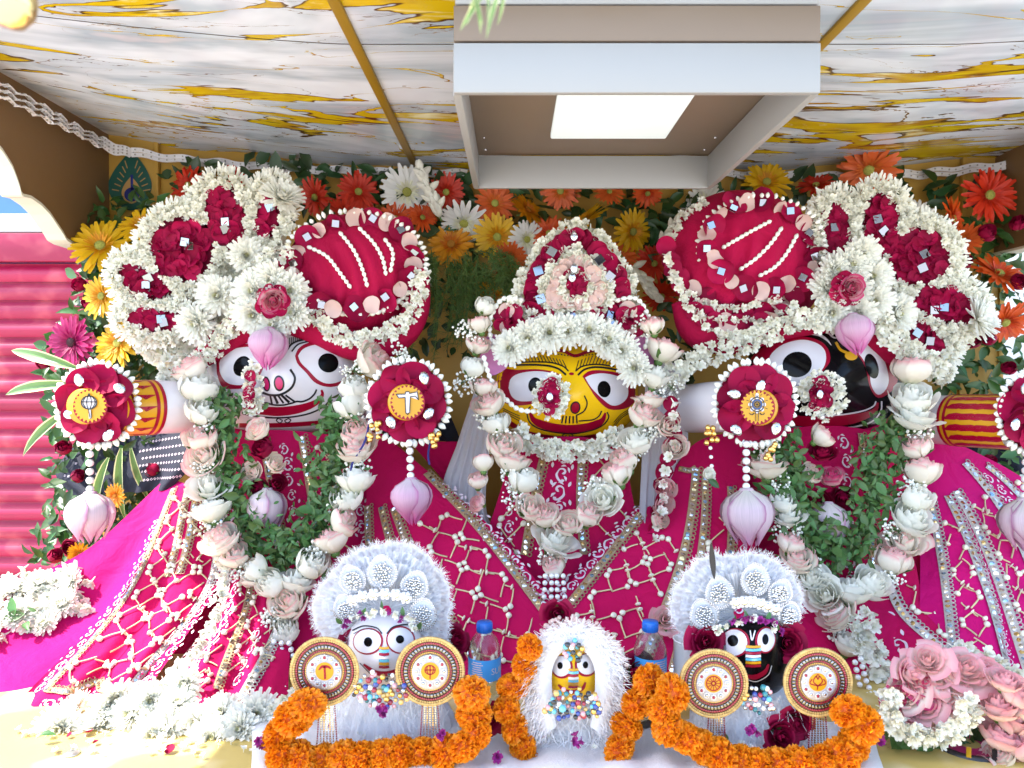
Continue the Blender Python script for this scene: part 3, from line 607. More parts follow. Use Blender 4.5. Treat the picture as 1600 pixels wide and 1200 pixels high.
def lace(patch, parent, uv, w=.014, m='lace_gold', seq=True, scal=True, smat=('sequin', 'sequin_blue', 'sequin_gold')):
    n = 70; p = cr(uv, n); q = [patch.at(a, b, .0028) for a, b in p]; X = np.array([a for a, _ in q]); N = np.array([b for _, b in q])
    d = np.gradient(X, axis=0); d /= np.linalg.norm(d, axis=1)[:, None] + 1e-9; s = np.cross(N, d); mb = MB(); L = np.linalg.norm(np.diff(X, axis=0), axis=1).sum()
    V = np.concatenate([np.stack([X + s * w * (j / 4 - .5) + N * (.0012 * (1 - abs(j - 2) / 2) + .0008 * (np.arange(n) % 2)[:, None]) for j in range(5)], 1).reshape(-1, 3)])
    i = (np.arange(n - 1)[:, None] * 5 + np.arange(4)[None]).ravel(); mb.add(T(V, np.stack([i, i + 1, i + 6, i + 5], 1), None, 0))
    Ls = np.concatenate([[0], np.cumsum(np.linalg.norm(np.diff(X, axis=0), axis=1))]); at = lambda A, t: np.array([np.interp(t, Ls, A[:, k]) for k in range(3)])
    if scal:      # looped edge
        LOOP = grid(9, 5, lambda U, V: ((1 + .28 * np.cos(V * 6.2832)) * np.cos(U * 6.2832), (1 + .28 * np.cos(V * 6.2832)) * np.sin(U * 6.2832), .28 * np.sin(V * 6.2832)))
        for t in np.arange(0, L, w * .62): mb.add(LOOP, frame(at(X, t) + at(s, t) * w * .68, at(N, t), at(d, t), w * .26), 0)
    if seq:
        for t in np.arange(w * .3, L, w * .72): mb.add(SEQ, frame(at(X, t) + at(N, t) * .0015, jit(at(N, t), .2), s=w * .30), random.choice((1, 1, 1, 2, 3)))
    return mb.obj('lace_band', [m, *smat], parent)
def curl_t():      # printed scroll
    o = []
    def rib(pts, w):
        p = cr(pts, 22); d = np.gradient(p, axis=0); d /= np.linalg.norm(d, axis=1)[:, None] + 1e-9; s = np.stack([-d[:, 1], d[:, 0]], 1); ww = np.interp(np.linspace(0, 1, 22), np.linspace(0, 1, len(w)), w)[:, None]
        V = np.zeros((44, 3)); V[0::2, :2] = p + s * ww / 2; V[1::2, :2] = p - s * ww / 2; i = np.arange(21) * 2; o.append(T(V, np.stack([i, i + 1, i + 3, i + 2], 1)))
    a = np.linspace(0, 4.6, 12); rr = .06 + .085 * a
    rib(np.stack([.1 + rr * np.cos(a), .1 + rr * np.sin(a)], 1), [.26, .2, .16, .1])
    rib([(.1 + rr[-1] * math.cos(4.6), .1 + rr[-1] * math.sin(4.6)), (.5, -.42), (.95, -.1), (1.0, .25), (.82, .3)], [.1, .2, .24, .18, .3])
    rib([(-.5, .45), (-.3, .62), (0, .72)], [.05, .26, .04]); rib([(.45, .3), (.62, .5), (.9, .62)], [.05, .26, .04]); rib([(-.45, -.2), (-.6, .1), (-.55, .3)], [.04, .22, .04])
    return join(o)
CURL = curl_t(); CURLF = T(CURL.V * (1, -1, 1), CURL.F[:, ::-1], CURL.UV, CURL.M)
LEAFP = grid(3, 6, lambda U, V: ((U - .5) * .5 * np.sin(np.clip(V, .02, .98) * 3.1416) ** .8, V, 0 * U))
def scrolls(patch, parent, uv, size, step=1.35, dots=True):
    n = 200; p = cr(uv, n); q = [patch.at(a, b, .0022) for a, b in p]; X = np.array([a for a, _ in q]); N = np.array([b for _, b in q]); L = np.concatenate([[0], np.cumsum(np.linalg.norm(np.diff(X, axis=0), axis=1))])
    d = np.gradient(X, axis=0); at = lambda A, t: np.array([np.interp(t, L, A[:, k]) for k in range(3)]); mb = MB(); k = 0; t = size * .4
    while t < L[-1]:
        sz = size * random.uniform(.8, 1.1); mb.add(CURL if k % 2 else CURLF, frame(at(X, t), at(N, t), at(d, t), sz * .62, 1.57 + random.uniform(-.2, .2)))
        if dots:
            for j in (-.75, .75):
                o = np.cross(at(N, t), at(d, t)); o /= np.linalg.norm(o); mb.add(LEAFP, frame(at(X, t + size * .6) + o * j * size * .8, at(N, t), at(d, t), size * .35, random.uniform(-.8, .8)))
        t += size * step; k += 1
    return mb.obj('printed_scrolls', 'print_white', parent)
def lattice(patch, parent, u0, u1, v0, v1, sp, mx=170, wfun=None):      # jasmine buds with stems laid as a net
    c = patch.at((u0 + u1) / 2, (v0 + v1) / 2)[0]; cnt = 0
    nv = max(2, int(np.linalg.norm(patch.at((u0 + u1) / 2, v1)[0] - patch.at((u0 + u1) / 2, v0)[0]) / sp))
    for j in range(nv + 1):
        v = v0 + (v1 - v0) * j / nv; wd = np.linalg.norm(patch.at(u1, v)[0] - patch.at(u0, v)[0]); nu = max(1, int(round(wd / sp)))
        for i in range(nu + 1):
            if (i + j) % 2: continue
            odd = i % 2
            u = u0 + (u1 - u0) * (i + random.uniform(-.08, .08)) / nu; X, n = patch.at(u, v, .005)
            for (a, b) in ((1, 1), (-1, 1), (1, -1), (-1, -1)):
                uu, vv = u + a * (u1 - u0) / nu * .9, v + b * (v1 - v0) / nv * .9
                if not (u0 - .02 <= uu <= u1 + .02 and v0 - .02 <= vv <= v1 + .05) or cnt >= mx or random.random() < .06 or (odd and (a != b or random.random() < .3)): continue
                E, _ = patch.at(uu, vv, .004); D = jit(E - X, .003); l = min(np.linalg.norm(D), sp * 1.5) * (.45 if odd else 1); D = D / np.linalg.norm(D)
                inst('jasmine_bud', BUDSTEM, frame(X + D * .004, D, n, (S(24, X[1]),) * 2 + (l,), random.uniform(0, 6)), parent); cnt += 1
def leaves(name, parent, poly, d, Y, sz, m='leaf', jy=.03, kind='stuff', n0=(0, -.9, .35), holes=()):
    mb = MB()
    for x, y in scatter(poly, d, holes):
        yy = Y + random.uniform(-jy, jy); mb.add(random.choice(LEAF), frame(P(x, y, yy), jit(n0, .5), jit((0, -.2, .3), .9), S(sz, yy) * random.uniform(.6, 1.25)))
    return mb.obj(name, m, parent, kind=kind)
# ================================================================ flowers on the back wall
def gerbera(px, py, r, col, label, Y=2.40, tilt=.40, n=None):
    t = thing('gerbera_daisy', label, 'flower', P(px, py, Y), 'gerbera daisies on the back wall')
    M = frame(P(px, py, Y), jit((0, -1, .12) if n is None else n, tilt), s=S(r, Y), roll=random.uniform(0, 6)); g = GV[col]
    inst('petals', random.choice(g[0]), M, t); inst('inner_petals', g[1], M, t); inst('flower_centre', g[2], M, t); inst('stem', GSM, M, t)
G = [
 (157, 385, 43, 'yellow', 'large yellow daisy beside the cream arch edge, highest on the left column'), (222, 352, 35, 'yellow', 'yellow daisy half hidden behind the white flower fan, below the peacock motif'),
 (160, 463, 33, 'yellow', 'yellow daisy at the left, second below the cream arch edge'), (185, 537, 37, 'yellow', 'yellow daisy beside the magenta daisy, lowest on the left column'),
 (113, 535, 39, 'magenta', 'single magenta daisy with dark centre at the left edge'), (295, 290, 29, 'red_orange', 'red orange daisy right of the left peacock motif, above the white fan'),
 (368, 278, 20, 'red_orange', 'small red orange daisy peeking above the tip of the left white fan'), (493, 308, 29, 'red_orange', 'red orange daisy seen from the side, right of the left fan tip'),
 (560, 300, 31, 'red_orange', 'red orange daisy facing forward above the left turban'), (538, 332, 26, 'red_orange', 'drooping red orange daisy touching the rim of the left turban'),
 (636, 300, 39, 'white', 'large white daisy at the top between the left turban and the lamp'), (618, 342, 28, 'orange', 'orange daisy tucked under the large white daisy on its left'),
 (660, 340, 22, 'orange', 'small orange daisy tucked under the large white daisy on its right'), (725, 348, 37, 'white', 'white daisy below and right of the white tuberose sprig'),
 (697, 300, 28, 'red_orange', 'red daisy seen edge on behind the tuberose sprig by the lamp'), (705, 382, 34, 'amber', 'golden yellow daisy left of the fern, nearest the left turban'),
 (773, 318, 31, 'peach', 'light orange daisy just below the left end of the lamp'), (824, 328, 28, 'amber', 'golden daisy with brown centre directly under the lamp, left of the tall crown'),
 (777, 370, 35, 'yellow', 'yellow daisy right above the hanging fern'), (823, 374, 29, 'white', 'white daisy left of the tip of the middle crown'),
 (798, 402, 25, 'peach', 'orange daisy drooping into the hanging fern'), (786, 424, 17, 'orange', 'small orange daisy head lowest in the fern'),
 (876, 298, 29, 'peach', 'orange daisy pressed against the lamp above the middle crown'), (858, 365, 27, 'orange', 'ragged orange daisy beside the left tip of the middle crown'),
 (913, 347, 39, 'yellow', 'large yellow daisy directly behind the tip of the middle crown'), (952, 300, 22, 'peach', 'orange daisy half cut by the lower edge of the lamp, over the large yellow daisy'),
 (1012, 302, 22, 'orange', 'orange daisy under the right half of the lamp'), (988, 362, 33, 'yellow', 'yellow daisy turned sideways right of the middle crown tip'),
 (968, 402, 27, 'peach', 'orange daisy on the right shoulder of the middle crown'), (1022, 412, 27, 'red_orange', 'red daisy between the middle crown and the right turban'),
 (1034, 462, 27, 'red_orange', 'lower red daisy touching the left side of the right turban'), (655, 440, 29, 'white', 'shaded white daisy behind the fern at the right edge of the left turban'),
 (770, 462, 24, 'amber', 'shaded golden daisy above the white rosebud of the middle crown'), (1198, 285, 34, 'yellow', 'yellow daisy above the right turban, right of the lamp'),
 (1275, 290, 28, 'red_orange', 'red orange daisy between the yellow one and the big orange one above the right turban'), (1357, 265, 43, 'peach', 'largest orange daisy overlapping the ceiling edge on the right'),
 (1100, 318, 34, 'white', 'white daisy at the left top of the right turban'), (1545, 305, 40, 'red_orange', 'bright red orange daisy high in the right corner'),
 (1488, 342, 33, 'orange', 'orange daisy behind the tip of the right fan'), (1504, 378, 30, 'peach', 'drooping orange daisy just right of the right fan'),
 (1560, 428, 41, 'orange', 'orange daisy on the right edge, middle of three stacked there'), (1570, 503, 37, 'orange', 'orange daisy on the right edge, lowest of three stacked there'),
 (1432, 335, 22, 'white', 'pale small daisy wedged in the upper edge of the right fan')]
for a in G: gerbera(*a, Y=2.27 if a[0] < 250 else 2.34 if a[0] > 1480 else 2.40)
def foliage(label, poly, d, sz, m, Y=2.43, **k):
    o = leaves('foliage', None, poly, d, Y, sz, m, **k); tag(o, label, 'foliage')
foliage('dark green leaves along the top of the gold back wall', [(255, 255), (420, 248), (560, 262), (700, 268), (740, 300), (1120, 300), (1200, 275), (1300, 285), (1480, 285), (1480, 330), (1330, 330), (1120, 350), (1040, 420), (960, 350), (840, 340), (760, 400), (600, 350), (480, 340), (330, 310), (260, 300)], 15, 33, 'leaf_dark', 2.44)
foliage('green leaves of the flower column beside the left turban', [(128, 340), (170, 310), (240, 310), (260, 330), (250, 600), (190, 640), (75, 620), (70, 540), (112, 500), (118, 420)], 9.5, 27, 'leaf', 2.38, jy=.05)
foliage('green leaves with rosebuds below the left arm shield', [(85, 620), (150, 590), (280, 640), (265, 790), (180, 855), (90, 895), (40, 880), (80, 800), (75, 700)], 9.5, 26, 'leaf', 2.26, jy=.06)
foliage('dark leaves between the middle crown and the right turban', [(1010, 370), (1100, 330), (1110, 430), (1090, 600), (1040, 600), (1020, 470)], 15, 28, 'leaf_dark', 2.44)
foliage('green leaves of the flower column beside the right fan', [(1490, 330), (1610, 300), (1610, 700), (1480, 640), (1440, 560), (1470, 430), (1500, 400)], 14, 27, 'leaf', 2.43)
foliage('pale green leaves under the right arm', [(1500, 700), (1610, 690), (1610, 800), (1560, 800), (1500, 740)], 14, 26, 'leaf_herb', 2.25)
foliage('dark leaves in the shade behind the hanging fern', [(600, 380), (760, 390), (740, 560), (640, 560), (630, 480)], 17, 28, 'leaf_dark', 2.46)
# hanging fern
fr = thing('hanging_fern', 'feathery green fern hanging between the left turban and the middle crown', 'fern', P(700, 420, 2.38))
mbn = MB()
for i in range(70):
    x, y = random.uniform(628, 800), random.uniform(385, 440); L = random.uniform(40, 150) * (1 if x < 745 else .5); e = (x + random.uniform(-22, 14), y + L); Y = random.uniform(2.33, 2.42)
    p = cr([P(x, y, Y), P((x + e[0]) / 2 + 8, (y + e[1]) / 2, Y - .03), P(*e, Y)], 26); m = MB(); m.add(tube(p[::5], .0012, 4, 12))
    d = np.gradient(p, axis=0)
    for j in range(1, 26):
        for q in range(4):
            n = jit(CAMD, .5); v = jit(d[j] / np.linalg.norm(d[j]) * .6, .55); m.add(petal(1, .24, .05, 0, 2, 2, .2), frame(p[j], n, v, S(random.uniform(7, 13), Y)))
    m.obj('frond', 'leaf_fern', fr)
# tuberose sprigs
def tuberose(px, py, ang, L, label, Y=2.33):
    t = thing('tuberose_sprig', label, 'flower', P(px, py, Y)); a = R(ang); tip = (px + L * math.cos(a), py - L * math.sin(a)); p = cr([P(px, py, Y), P(*tip, Y - .02)], 14)
    mk(tube([p[0], p[7], p[-1]], .003, 5)).obj('stalk', 'sepal', t); m = MB(); D = p[-1] - p[0]; D /= np.linalg.norm(D)
    for j in range(1, 14):
        for q in range(3): m.add(BUD, frame(p[j], jit(D * .9 + CAMD * .3, .35), s=(S(20, Y),) * 2 + (S(24, Y) * (1.1 - j * .03),)))
    m.obj('buds', 'jasmine', t, kind='stuff')
tuberose(690, 345, 112, 85, 'white tuberose sprig leaning over the large white daisy by the lamp'); tuberose(1030, 395, 60, 60, 'pale green tuberose sprig by the left side of the right turban'); tuberose(985, 415, -50, 60, 'drooping tuberose sprig beside the middle crown')
for (x, y, a, L, lab) in ((430, 330, 95, 75, 'striped grass leaf standing behind the left fan tip'), (420, 250, 80, 10, None), (120, 575, 163, 150, 'cream edged striped leaf fanning out at the left edge by the magenta daisy'), (115, 600, 183, 140, 'cream edged striped leaf pointing left beside the left arm shield'), (112, 640, 215, 120, 'lower cream striped leaf pointing left below the magenta daisy'),
                          (170, 715, 250, 110, 'striped leaf hanging under the left arm shield, leftmost'), (190, 700, 265, 115, 'striped leaf hanging under the left arm shield, middle'), (205, 700, 282, 90, 'striped leaf hanging under the left arm shield, rightmost')):
    if not lab: continue
    a = R(a); o = inst('striped_leaf', STRIPE, frame(P(x, y, 2.15), (.1, -1, .2), (math.cos(a), 0, math.sin(a)), S(L, 2.15))); tag(o, lab, 'leaf', 'striped leaves at the left')
RB = [(125, 445, 'under the second yellow daisy at the left'), (143, 473, 'left of the third yellow daisy'), (70, 567, 'by the tip of the striped leaves at the left edge'), (180, 553, 'just above the left arm shield'), (240, 735, 'below the left arm beside the dark cloth'), (120, 745, 'left of the hanging lotus bud string'), (185, 845, 'right below the left hanging lotus bud'), (85, 870, 'low at the left above the pink cloth'), (110, 855, 'low at the left beneath the lotus bud'),
      (1540, 365, 'between the three orange daisies on the right'), (1505, 407, 'at the outer edge of the right fan'), (1590, 440, 'cut by the right edge beside the middle orange daisy'), (1518, 532, 'left one of the pair below the lowest orange daisy'), (1546, 530, 'right one of the pair below the lowest orange daisy'), (1575, 575, 'above the right arm at the edge'), (1545, 720, 'beneath the right arm'), (1590, 350, 'right of the highest orange daisy, near the edge'), (100, 700, 'on the dark cloth left of the arm shield string')]
for x, y, lab in RB:
    t = thing('rosebud', 'small dark magenta rosebud ' + lab, 'flower', P(x, y, 2.3), 'dark magenta rosebuds'); rose_at(t, x, y, 2.3 if y < 650 else 2.17, 'rose_red', 15, (0, -.8, .4), True, 3)
for x, y, lab in ((180, 775, 'beside the hanging lotus string at the left'), (205, 835, 'at the edge of the pink robe, left'), (125, 925 - 60, 'lowest at the left above the pink cloth')):
    gerbera(x, y, 18, 'amber', 'small golden flower ' + lab, 2.12, .5)
# dark patterned cloth behind the left arm
pt = Patch([[(110, 700, 2.3), (180, 680, 2.25), (300, 655, 2.2)], [(85, 740, 2.25), (190, 745, 2.2), (300, 720, 2.12)], [(110, 775, 2.22), (200, 770, 2.18), (265, 765, 2.12)]], 40, 30, [(4, .012, .2, 0)])
t = thing('dark_cloth', 'crumpled navy tie dyed cloth with white dots under the left arm', 'cloth', P(200, 760, 2.2)); pc = pt.obj('cloth', 'navy', t); m = MB()
RING = grid(5, 2, lambda U, V: ((.55 + .45 * V) * np.cos(U * 6.2832 + .78), (.55 + .45 * V) * np.sin(U * 6.2832 + .78), 0 * U))
for i in range(16):
    for j in range(7):
        X, n = pt.at(.62 + .38 * i / 16 + .02 * (j % 2), .1 + .8 * j / 7, .001); m.add(RING, frame(X, n, s=.0042, roll=.78))
for i in range(14): X, n = pt.at(.05 + .03 * i, .3 + .3 * math.sin(i), .001); m.add(RING, frame(X, n, s=.004))
m.obj('white_dots', 'print_white', pc)
pt = Patch([[(590, 655, 2.3), (700, 640, 2.32)], [(600, 690, 2.25), (720, 690, 2.28)]], 20, 14, [(3, .02, .1, 0)]); tag(pt.obj('grey_cloth', 'navy', None), 'dark grey crumpled cloth behind the axe shield', 'cloth')
pt = Patch([[(1455, 690, 2.35), (1610, 690, 2.3)], [(1455, 740, 2.3), (1610, 740, 2.3)]], 20, 14, [(3, .02, .1, 0)]); tag(pt.obj('dark_cloth', 'navy', None), 'dark navy cloth under the right arm', 'cloth')
# ================================================================ the three large figures
def head(parent, cx, cy, rx, ry, Y0, bulge, nose, m, p=2.5, name='head'):
    nx, ny, nr, na = nose
    def Yf(x, y):
        e = min(1., (abs((x - cx) / rx) ** p + abs((y - cy) / ry) ** p) ** (1 / p)); d = ((x - nx) ** 2 + (y - ny) ** 2) / nr ** 2
        return Y0 - bulge * (1 - e * e) ** .62 - na * math.exp(-d * 1.6)
    N, Rg = 72, 30; V = []
    for side in (0, 1):
        for i in range(Rg + 1):
            e = max(.002, math.sin(i / Rg * math.pi / 2)) if not side else max(.002, math.cos(i / Rg * math.pi / 2))
            for k in range(N):
                a = 2 * math.pi * k / N; c, s = math.cos(a), math.sin(a); q = (abs(c) ** p + abs(s) ** p) ** (-1 / p); x, y = cx + rx * e * q * c, cy + ry * e * q * s
                V.append(P(x, y, Yf(x, y)) if not side else P(x, y, Y0 + bulge * .9 * (1 - e * e) ** .5))
    F = [(r * N + i, r * N + (i + 1) % N, (r + 1) * N + (i + 1) % N, (r + 1) * N + i) for r in range(2 * Rg + 1) for i in range(N)]
    o = mk(T(V, F)).obj(name, m, parent); M = lambda x, y, l=1: P(x, y, Yf(x, y) - .0009 * l); return o, M, Yf
def K(ox, oy, s): return lambda *pts: [(ox + a * s, oy + b * s) for a, b in pts]
def torso(parent, cx, y0, y1, rx, Y, m='cloth'):
    V = P(cx, y0, Y); B = P(cx, y1, Y); h = V[2]
    return mk(lathe([(.02, 0), (S(rx, Y) * 1.1, .0), (S(rx, Y) * 1.1, h * .3), (S(rx, Y) * .95, h * .7), (S(rx, Y) * .8, h), (.02, h + .01)], 24).tf(tr(V[0], Y, 0) @ scl(1, .62, 1))).obj('body', m, parent)
def arm(parent, A, B, r, bands):
    A, B = P(*A), P(*B); D = B - A; L = np.linalg.norm(D); o = mk(lathe([(.001, -.02), (r * .7, -.018), (r, .01), (r * 1.02, L * .5), (r, L - .01), (r * .9, L), (.001, L)], 40).tf(frame(A, D, (0, 0, 1)))).obj('arm', 'paint_white', parent)
    F = frame(A, D, (0, 0, 1)); return o, (lambda a, z, l=1: (F @ np.array(((r * 1.022 + .0008 * l) * math.cos(a), (r * 1.022 + .0008 * l) * math.sin(a), z * L, 1)))[:3])
# --- left figure: white face
t1 = thing('deity_figure', 'large white faced wooden deity with round black eyes, on the left', 'statue', (-.62, 2.13, 0), 'large deity figures')
torso(t1, 437, 640, 1090, 105, 2.2)
k = K(320, 490, .15); h, M, YF1 = head(t1, 437, 588, 122, 92, 2.13, .13, (437, 597, 45, .035), 'paint_white')
paint('eye_rim', 'paint_red', h, M, [('f', k((120, 520), (150, 420), (260, 345), (400, 318), (520, 322), (590, 400), (615, 530), (560, 660), (430, 765), (320, 785), (190, 770), (130, 640)), 1), ('f', k((940, 440), (975, 365), (1060, 310), (1200, 285), (1370, 315), (1510, 370), (1600, 480), (1540, 650), (1430, 735), (1290, 765), (1150, 720), (1050, 610), (965, 520)), 1)])
paint('eye', 'paint_white', h, M, [('f', k((150, 520), (185, 430), (280, 375), (400, 350), (500, 352), (565, 420), (590, 520), (540, 640), (420, 730), (330, 745), (225, 715), (160, 620)), 2), ('f', k((972, 440), (1010, 382), (1080, 342), (1200, 320), (1350, 345), (1480, 390), (1560, 480), (1500, 620), (1420, 700), (1290, 730), (1180, 690), (1080, 590), (1000, 510)), 2)])
paint('pupil', 'paint_black', h, M, [('f', ell(378, 572, 12.5, 16.5, 28), 3), ('f', ell(513, 567, 16, 15, 15), 3)])
paint('nostril', 'paint_line', h, M, [('f', ell(416, 600, 6, 12, -8), 1), ('f', ell(436, 599, 8.5, 12.5, -6), 1)]); paint('nostril_fill', 'paint_pink', h, M, [('f', ell(416, 600, 4, 9.5, -8), 2), ('f', ell(436, 599, 5.8, 9.5, -6), 2)])
paint('lips', 'paint_red', h, M, [('s', k((380, 940), (500, 990), (620, 1012), (780, 1020), (950, 1000), (1100, 955), (1190, 900), (1225, 840), (1215, 795)), (11, 13, 13, 14, 14, 13, 11, 8, 3), 1), ('s', k((360, 1165), (700, 1165), (1000, 1152), (1320, 1125)), (7, 7, 7, 7), 1)])
L = [('s', k((890, 580), (938, 670), (905, 770), (800, 840), (690, 850), (600, 825)), 3.6, 1), ('s', k((600, 945), (640, 930), (720, 952), (820, 952), (910, 932), (960, 915), (1010, 918), (1085, 890), (1140, 840), (1165, 790)), 2.6, 2), ('s', k((400, 1045), (600, 1078), (780, 1086), (960, 1070), (1120, 1030), (1250, 960), (1305, 890)), 2.6, 1)]
L += [('s', k((680 + i * 40, 850), (700 + i * 60, 945 - i * 6)), 3 + (i % 2), 1) for i in range(5)]
L += [('s', k((790 + sx * 35 + 30, 1085), (790 + 30 + sx * 75, 1110), (820 + sx * 40, 1140), (820 + sx * 12, 1115), (820 + sx * 42, 1100)), 1.8, 1) for sx in (-1, 1)]
L += [('s', k((280, 292), (500, 290)), 3, 3), ('s', k((300, 258), (520, 258)), 2.6, 3), ('s', k((860, 375), (900, 322), (980, 282), (1090, 265)), 3, 3), ('s', k((905, 395), (970, 322), (1080, 288)), 2.4, 3)]
L += [('s', k((330 + i * 22, 245), (300 + i * 22 + 45, 175)), 1.1, 3) for i in range(9)] + [('s', k((880 + i * 20, 320 - i * 6), (885 + i * 20, 250 - i * 4)), 1.4, 3) for i in range(7)]
paint('painted_line', 'paint_line', h, M, L)
def armbands(o, AM, waves, z0=.66):
    def M2(a, z, l=1): return AM(a, z, l)
    m = MB(); n = 60
    def ring(z0, z1, l, mt):
        V = [AM(2 * math.pi * i / n, z, l) for z in np.linspace(z0, z1, 4) for i in range(n + 1)]; i = (np.arange(3)[:, None] * (n + 1) + np.arange(n)[None]).ravel(); m.add(T(V, np.stack([i, i + 1, i + n + 2, i + n + 1], 1), None, mt))
    ring(z0, 1.0, 1, 0); ring(z0, z0 + .03, 2, 1); ring(z0 + .06, z0 + .09, 2, 1)
    for a in np.arange(0, 2 * math.pi, .42):
        if waves: stroke(m, AM, [(a + .07 * math.sin(j * 2.1), z0 + .12 + (.88 - z0) * j / 12) for j in range(13)], .16, 2, 60, 1)
        else: stroke(m, AM, [(a, z0 + .13), (a + .02, z0 + .17), (a, z0 + .22)], (.22, .12, .2), 2, 12, 1)
    m.obj('painted_band', ['paint_gold', 'paint_red'], o)
o, AM = arm(t1, (345, 634, 2.10), (178, 638, 1.87), .068, 0); armbands(o, AM, False); arm(t1, (565, 634, 2.13), (632, 630, 1.87), .055, 0)
# --- middle figure: yellow face
t2 = thing('deity_figure', 'large yellow faced wooden deity with red rimmed eyes, in the middle', 'statue', (.16, 2.13, 0), 'large deity figures')
torso(t2, 888, 660, 1090, 80, 2.22)
k = K(740, 520, .2); h, M, YF2 = head(t2, 886, 612, 112, 78, 2.12, .12, (893, 622, 34, .03), 'paint_yellow')
paint('eye_rim', 'paint_red', h, M, [('f', k((185, 400), (215, 285), (330, 290), (500, 285), (640, 310), (690, 360), (600, 480), (480, 548), (350, 568), (240, 545), (190, 480)), 1), ('f', k((850, 340), (900, 300), (1000, 293), (1150, 318), (1260, 360), (1290, 480), (1220, 575), (1120, 602), (1040, 588), (960, 512), (900, 420)), 1)])
paint('eye', 'paint_white', h, M, [('f', k((273, 430), (290, 360), (350, 320), (470, 300), (590, 310), (650, 340), (600, 440), (500, 520), (370, 535), (300, 500)), 2), ('f', k((870, 350), (930, 325), (1030, 318), (1150, 350), (1203, 420), (1203, 500), (1150, 555), (1080, 567), (1000, 510), (920, 430)), 2)])
paint('pupil', 'paint_black', h, M, [('f', ell(836, 602, 10.5, 12.5, 10), 3), ('f', ell(944, 608, 10.2, 13, -8), 3)])
paint('nostril', 'paint_line', h, M, [('f', ell(899, 637, 8, 10, 10), 1)]); paint('nostril_fill', 'paint_red', h, M, [('f', ell(899, 637, 6, 8, 10), 2)])
paint('lips', 'paint_red', h, M, [('s', k((440, 625), (480, 690), (600, 735), (750, 752), (900, 735), (1000, 690), (1030, 625)), (4, 12, 13, 13, 13, 12, 3), 1), ('s', k((270, 700), (420, 782), (600, 818), (800, 826), (1000, 800), (1180, 750)), (8, 7, 7, 7, 7, 8), 1), ('s', k((500, 112), (600, 132), (700, 142), (790, 180), (880, 152), (980, 130)), 5, 1), ('f', ell(893, 584, 4, 2.2), 1)])
L = [('s', k((865, 490), (887, 550), (862, 612), (800, 647)), 2.2, 1), ('s', k((820, 690), (850, 688), (930, 680), (980, 650), (1000, 610)), 2, 2), ('s', k((445, 578), (418, 612), (440, 700), (540, 758), (740, 788), (900, 768), (1010, 722), (1055, 660), (1042, 618)), 2.2, 1)]
L += [('s', k((700 + 26 * i, 650), (688 + 30 * i, 708)), 2.4, 1) for i in range(5)] + [('s', k((735 + sx * 20, 790), (735 + sx * 42, 800), (735 + sx * 25, 812), (735 + sx * 8, 798)), 1.4, 2) for sx in (-1, 1)]
L += [('s', k((230, 258), (400, 250), (560, 255), (660, 280), (722, 328)), 3, 2), ('s', k((250, 240), (420, 228), (600, 232), (700, 262), (742, 300)), 2.2, 2), ('s', k((815, 330), (870, 285), (960, 268), (1080, 282), (1190, 310)), 3, 2), ('s', k((795, 300), (850, 262), (960, 246), (1100, 262)), 2.2, 2)]
L += [('s', k((360 + i * 26, 226 + max(0, i - 9) * 9), (350 + i * 25 - 6, 175 + max(0, i - 7) * 5)), 1.3, 2) for i in range(15)] + [('s', k((800 + i * 26, 292 - min(i, 4) * 12), (822 + i * 27, 215 - min(i, 4) * 9)), 1.3, 2) for i in range(13)]
L += [('s', k((1210, 600 + i * 14), (1150, 640 + i * 16), (1095, 700 + i * 20)), 1.3, 1) for i in range(3)] + [('s', k((230, 590 + i * 14), (300, 625 + i * 16), (360, 650 + i * 20)), 1.3, 1) for i in range(3)]
L += [('f', ell(740 + (520 + i * 24) * .2, 520 + (150 + (i if i < 12 else 23 - i) * 3) * .2, 1.3, 1), 2) for i in range(22)]
paint('painted_line', 'paint_line', h, M, L)
# --- right figure: black face
t3 = thing('deity_figure', 'large black faced wooden deity with round white eyes, on the right', 'statue', (.86, 2.13, 0), 'large deity figures')
torso(t3, 1300, 640, 1090, 105, 2.2)
k = K(1100, 490, .2); h, M, YF3 = head(t3, 1288, 588, 122, 96, 2.14, .14, (1300, 600, 60, .05), 'paint_black')
paint('eye_rim', 'paint_red', h, M, [('f', k((340, 400), (400, 310), (550, 210), (750, 178), (900, 210), (972, 280), (985, 370), (930, 450), (850, 560), (700, 600), (540, 560), (400, 490)), 1), ('f', k((1180, 300), (1230, 215), (1330, 215), (1460, 300), (1520, 420), (1500, 560), (1420, 640), (1350, 655), (1295, 570), (1270, 450), (1235, 370)), 1)])
paint('eye', 'paint_white', h, M, [('f', k((498, 380), (530, 310), (620, 240), (760, 204), (880, 230), (945, 290), (950, 380), (900, 470), (800, 560), (690, 585), (560, 530)), 2), ('f', k((1200, 300), (1240, 232), (1300, 240), (1380, 310), (1430, 430), (1442, 540), (1400, 618), (1350, 630), (1307, 560), (1290, 450), (1250, 370)), 2)])
paint('pupil', 'paint_black', h, M, [('f', ell(1245.5, 569.5, 23, 20, -8), 3), ('f', ell(1362, 572, 10, 20, -16), 3)])
paint('forehead_mark', 'paint_gold', h, M, [('s', k((1030, 222), (1065, 280), (1130, 312)), 4.2, 2), ('f', ell(1330, 556, 10, 7, 5), 3)])
paint('lips', 'paint_red', h, M, [('s', k((660, 825), (760, 840), (900, 845), (1100, 832), (1250, 800), (1335, 755), (1358, 695)), (16, 16, 17, 17, 15, 10, 4), 1), ('s', k((700, 955), (900, 965), (1250, 955)), 7, 1)])
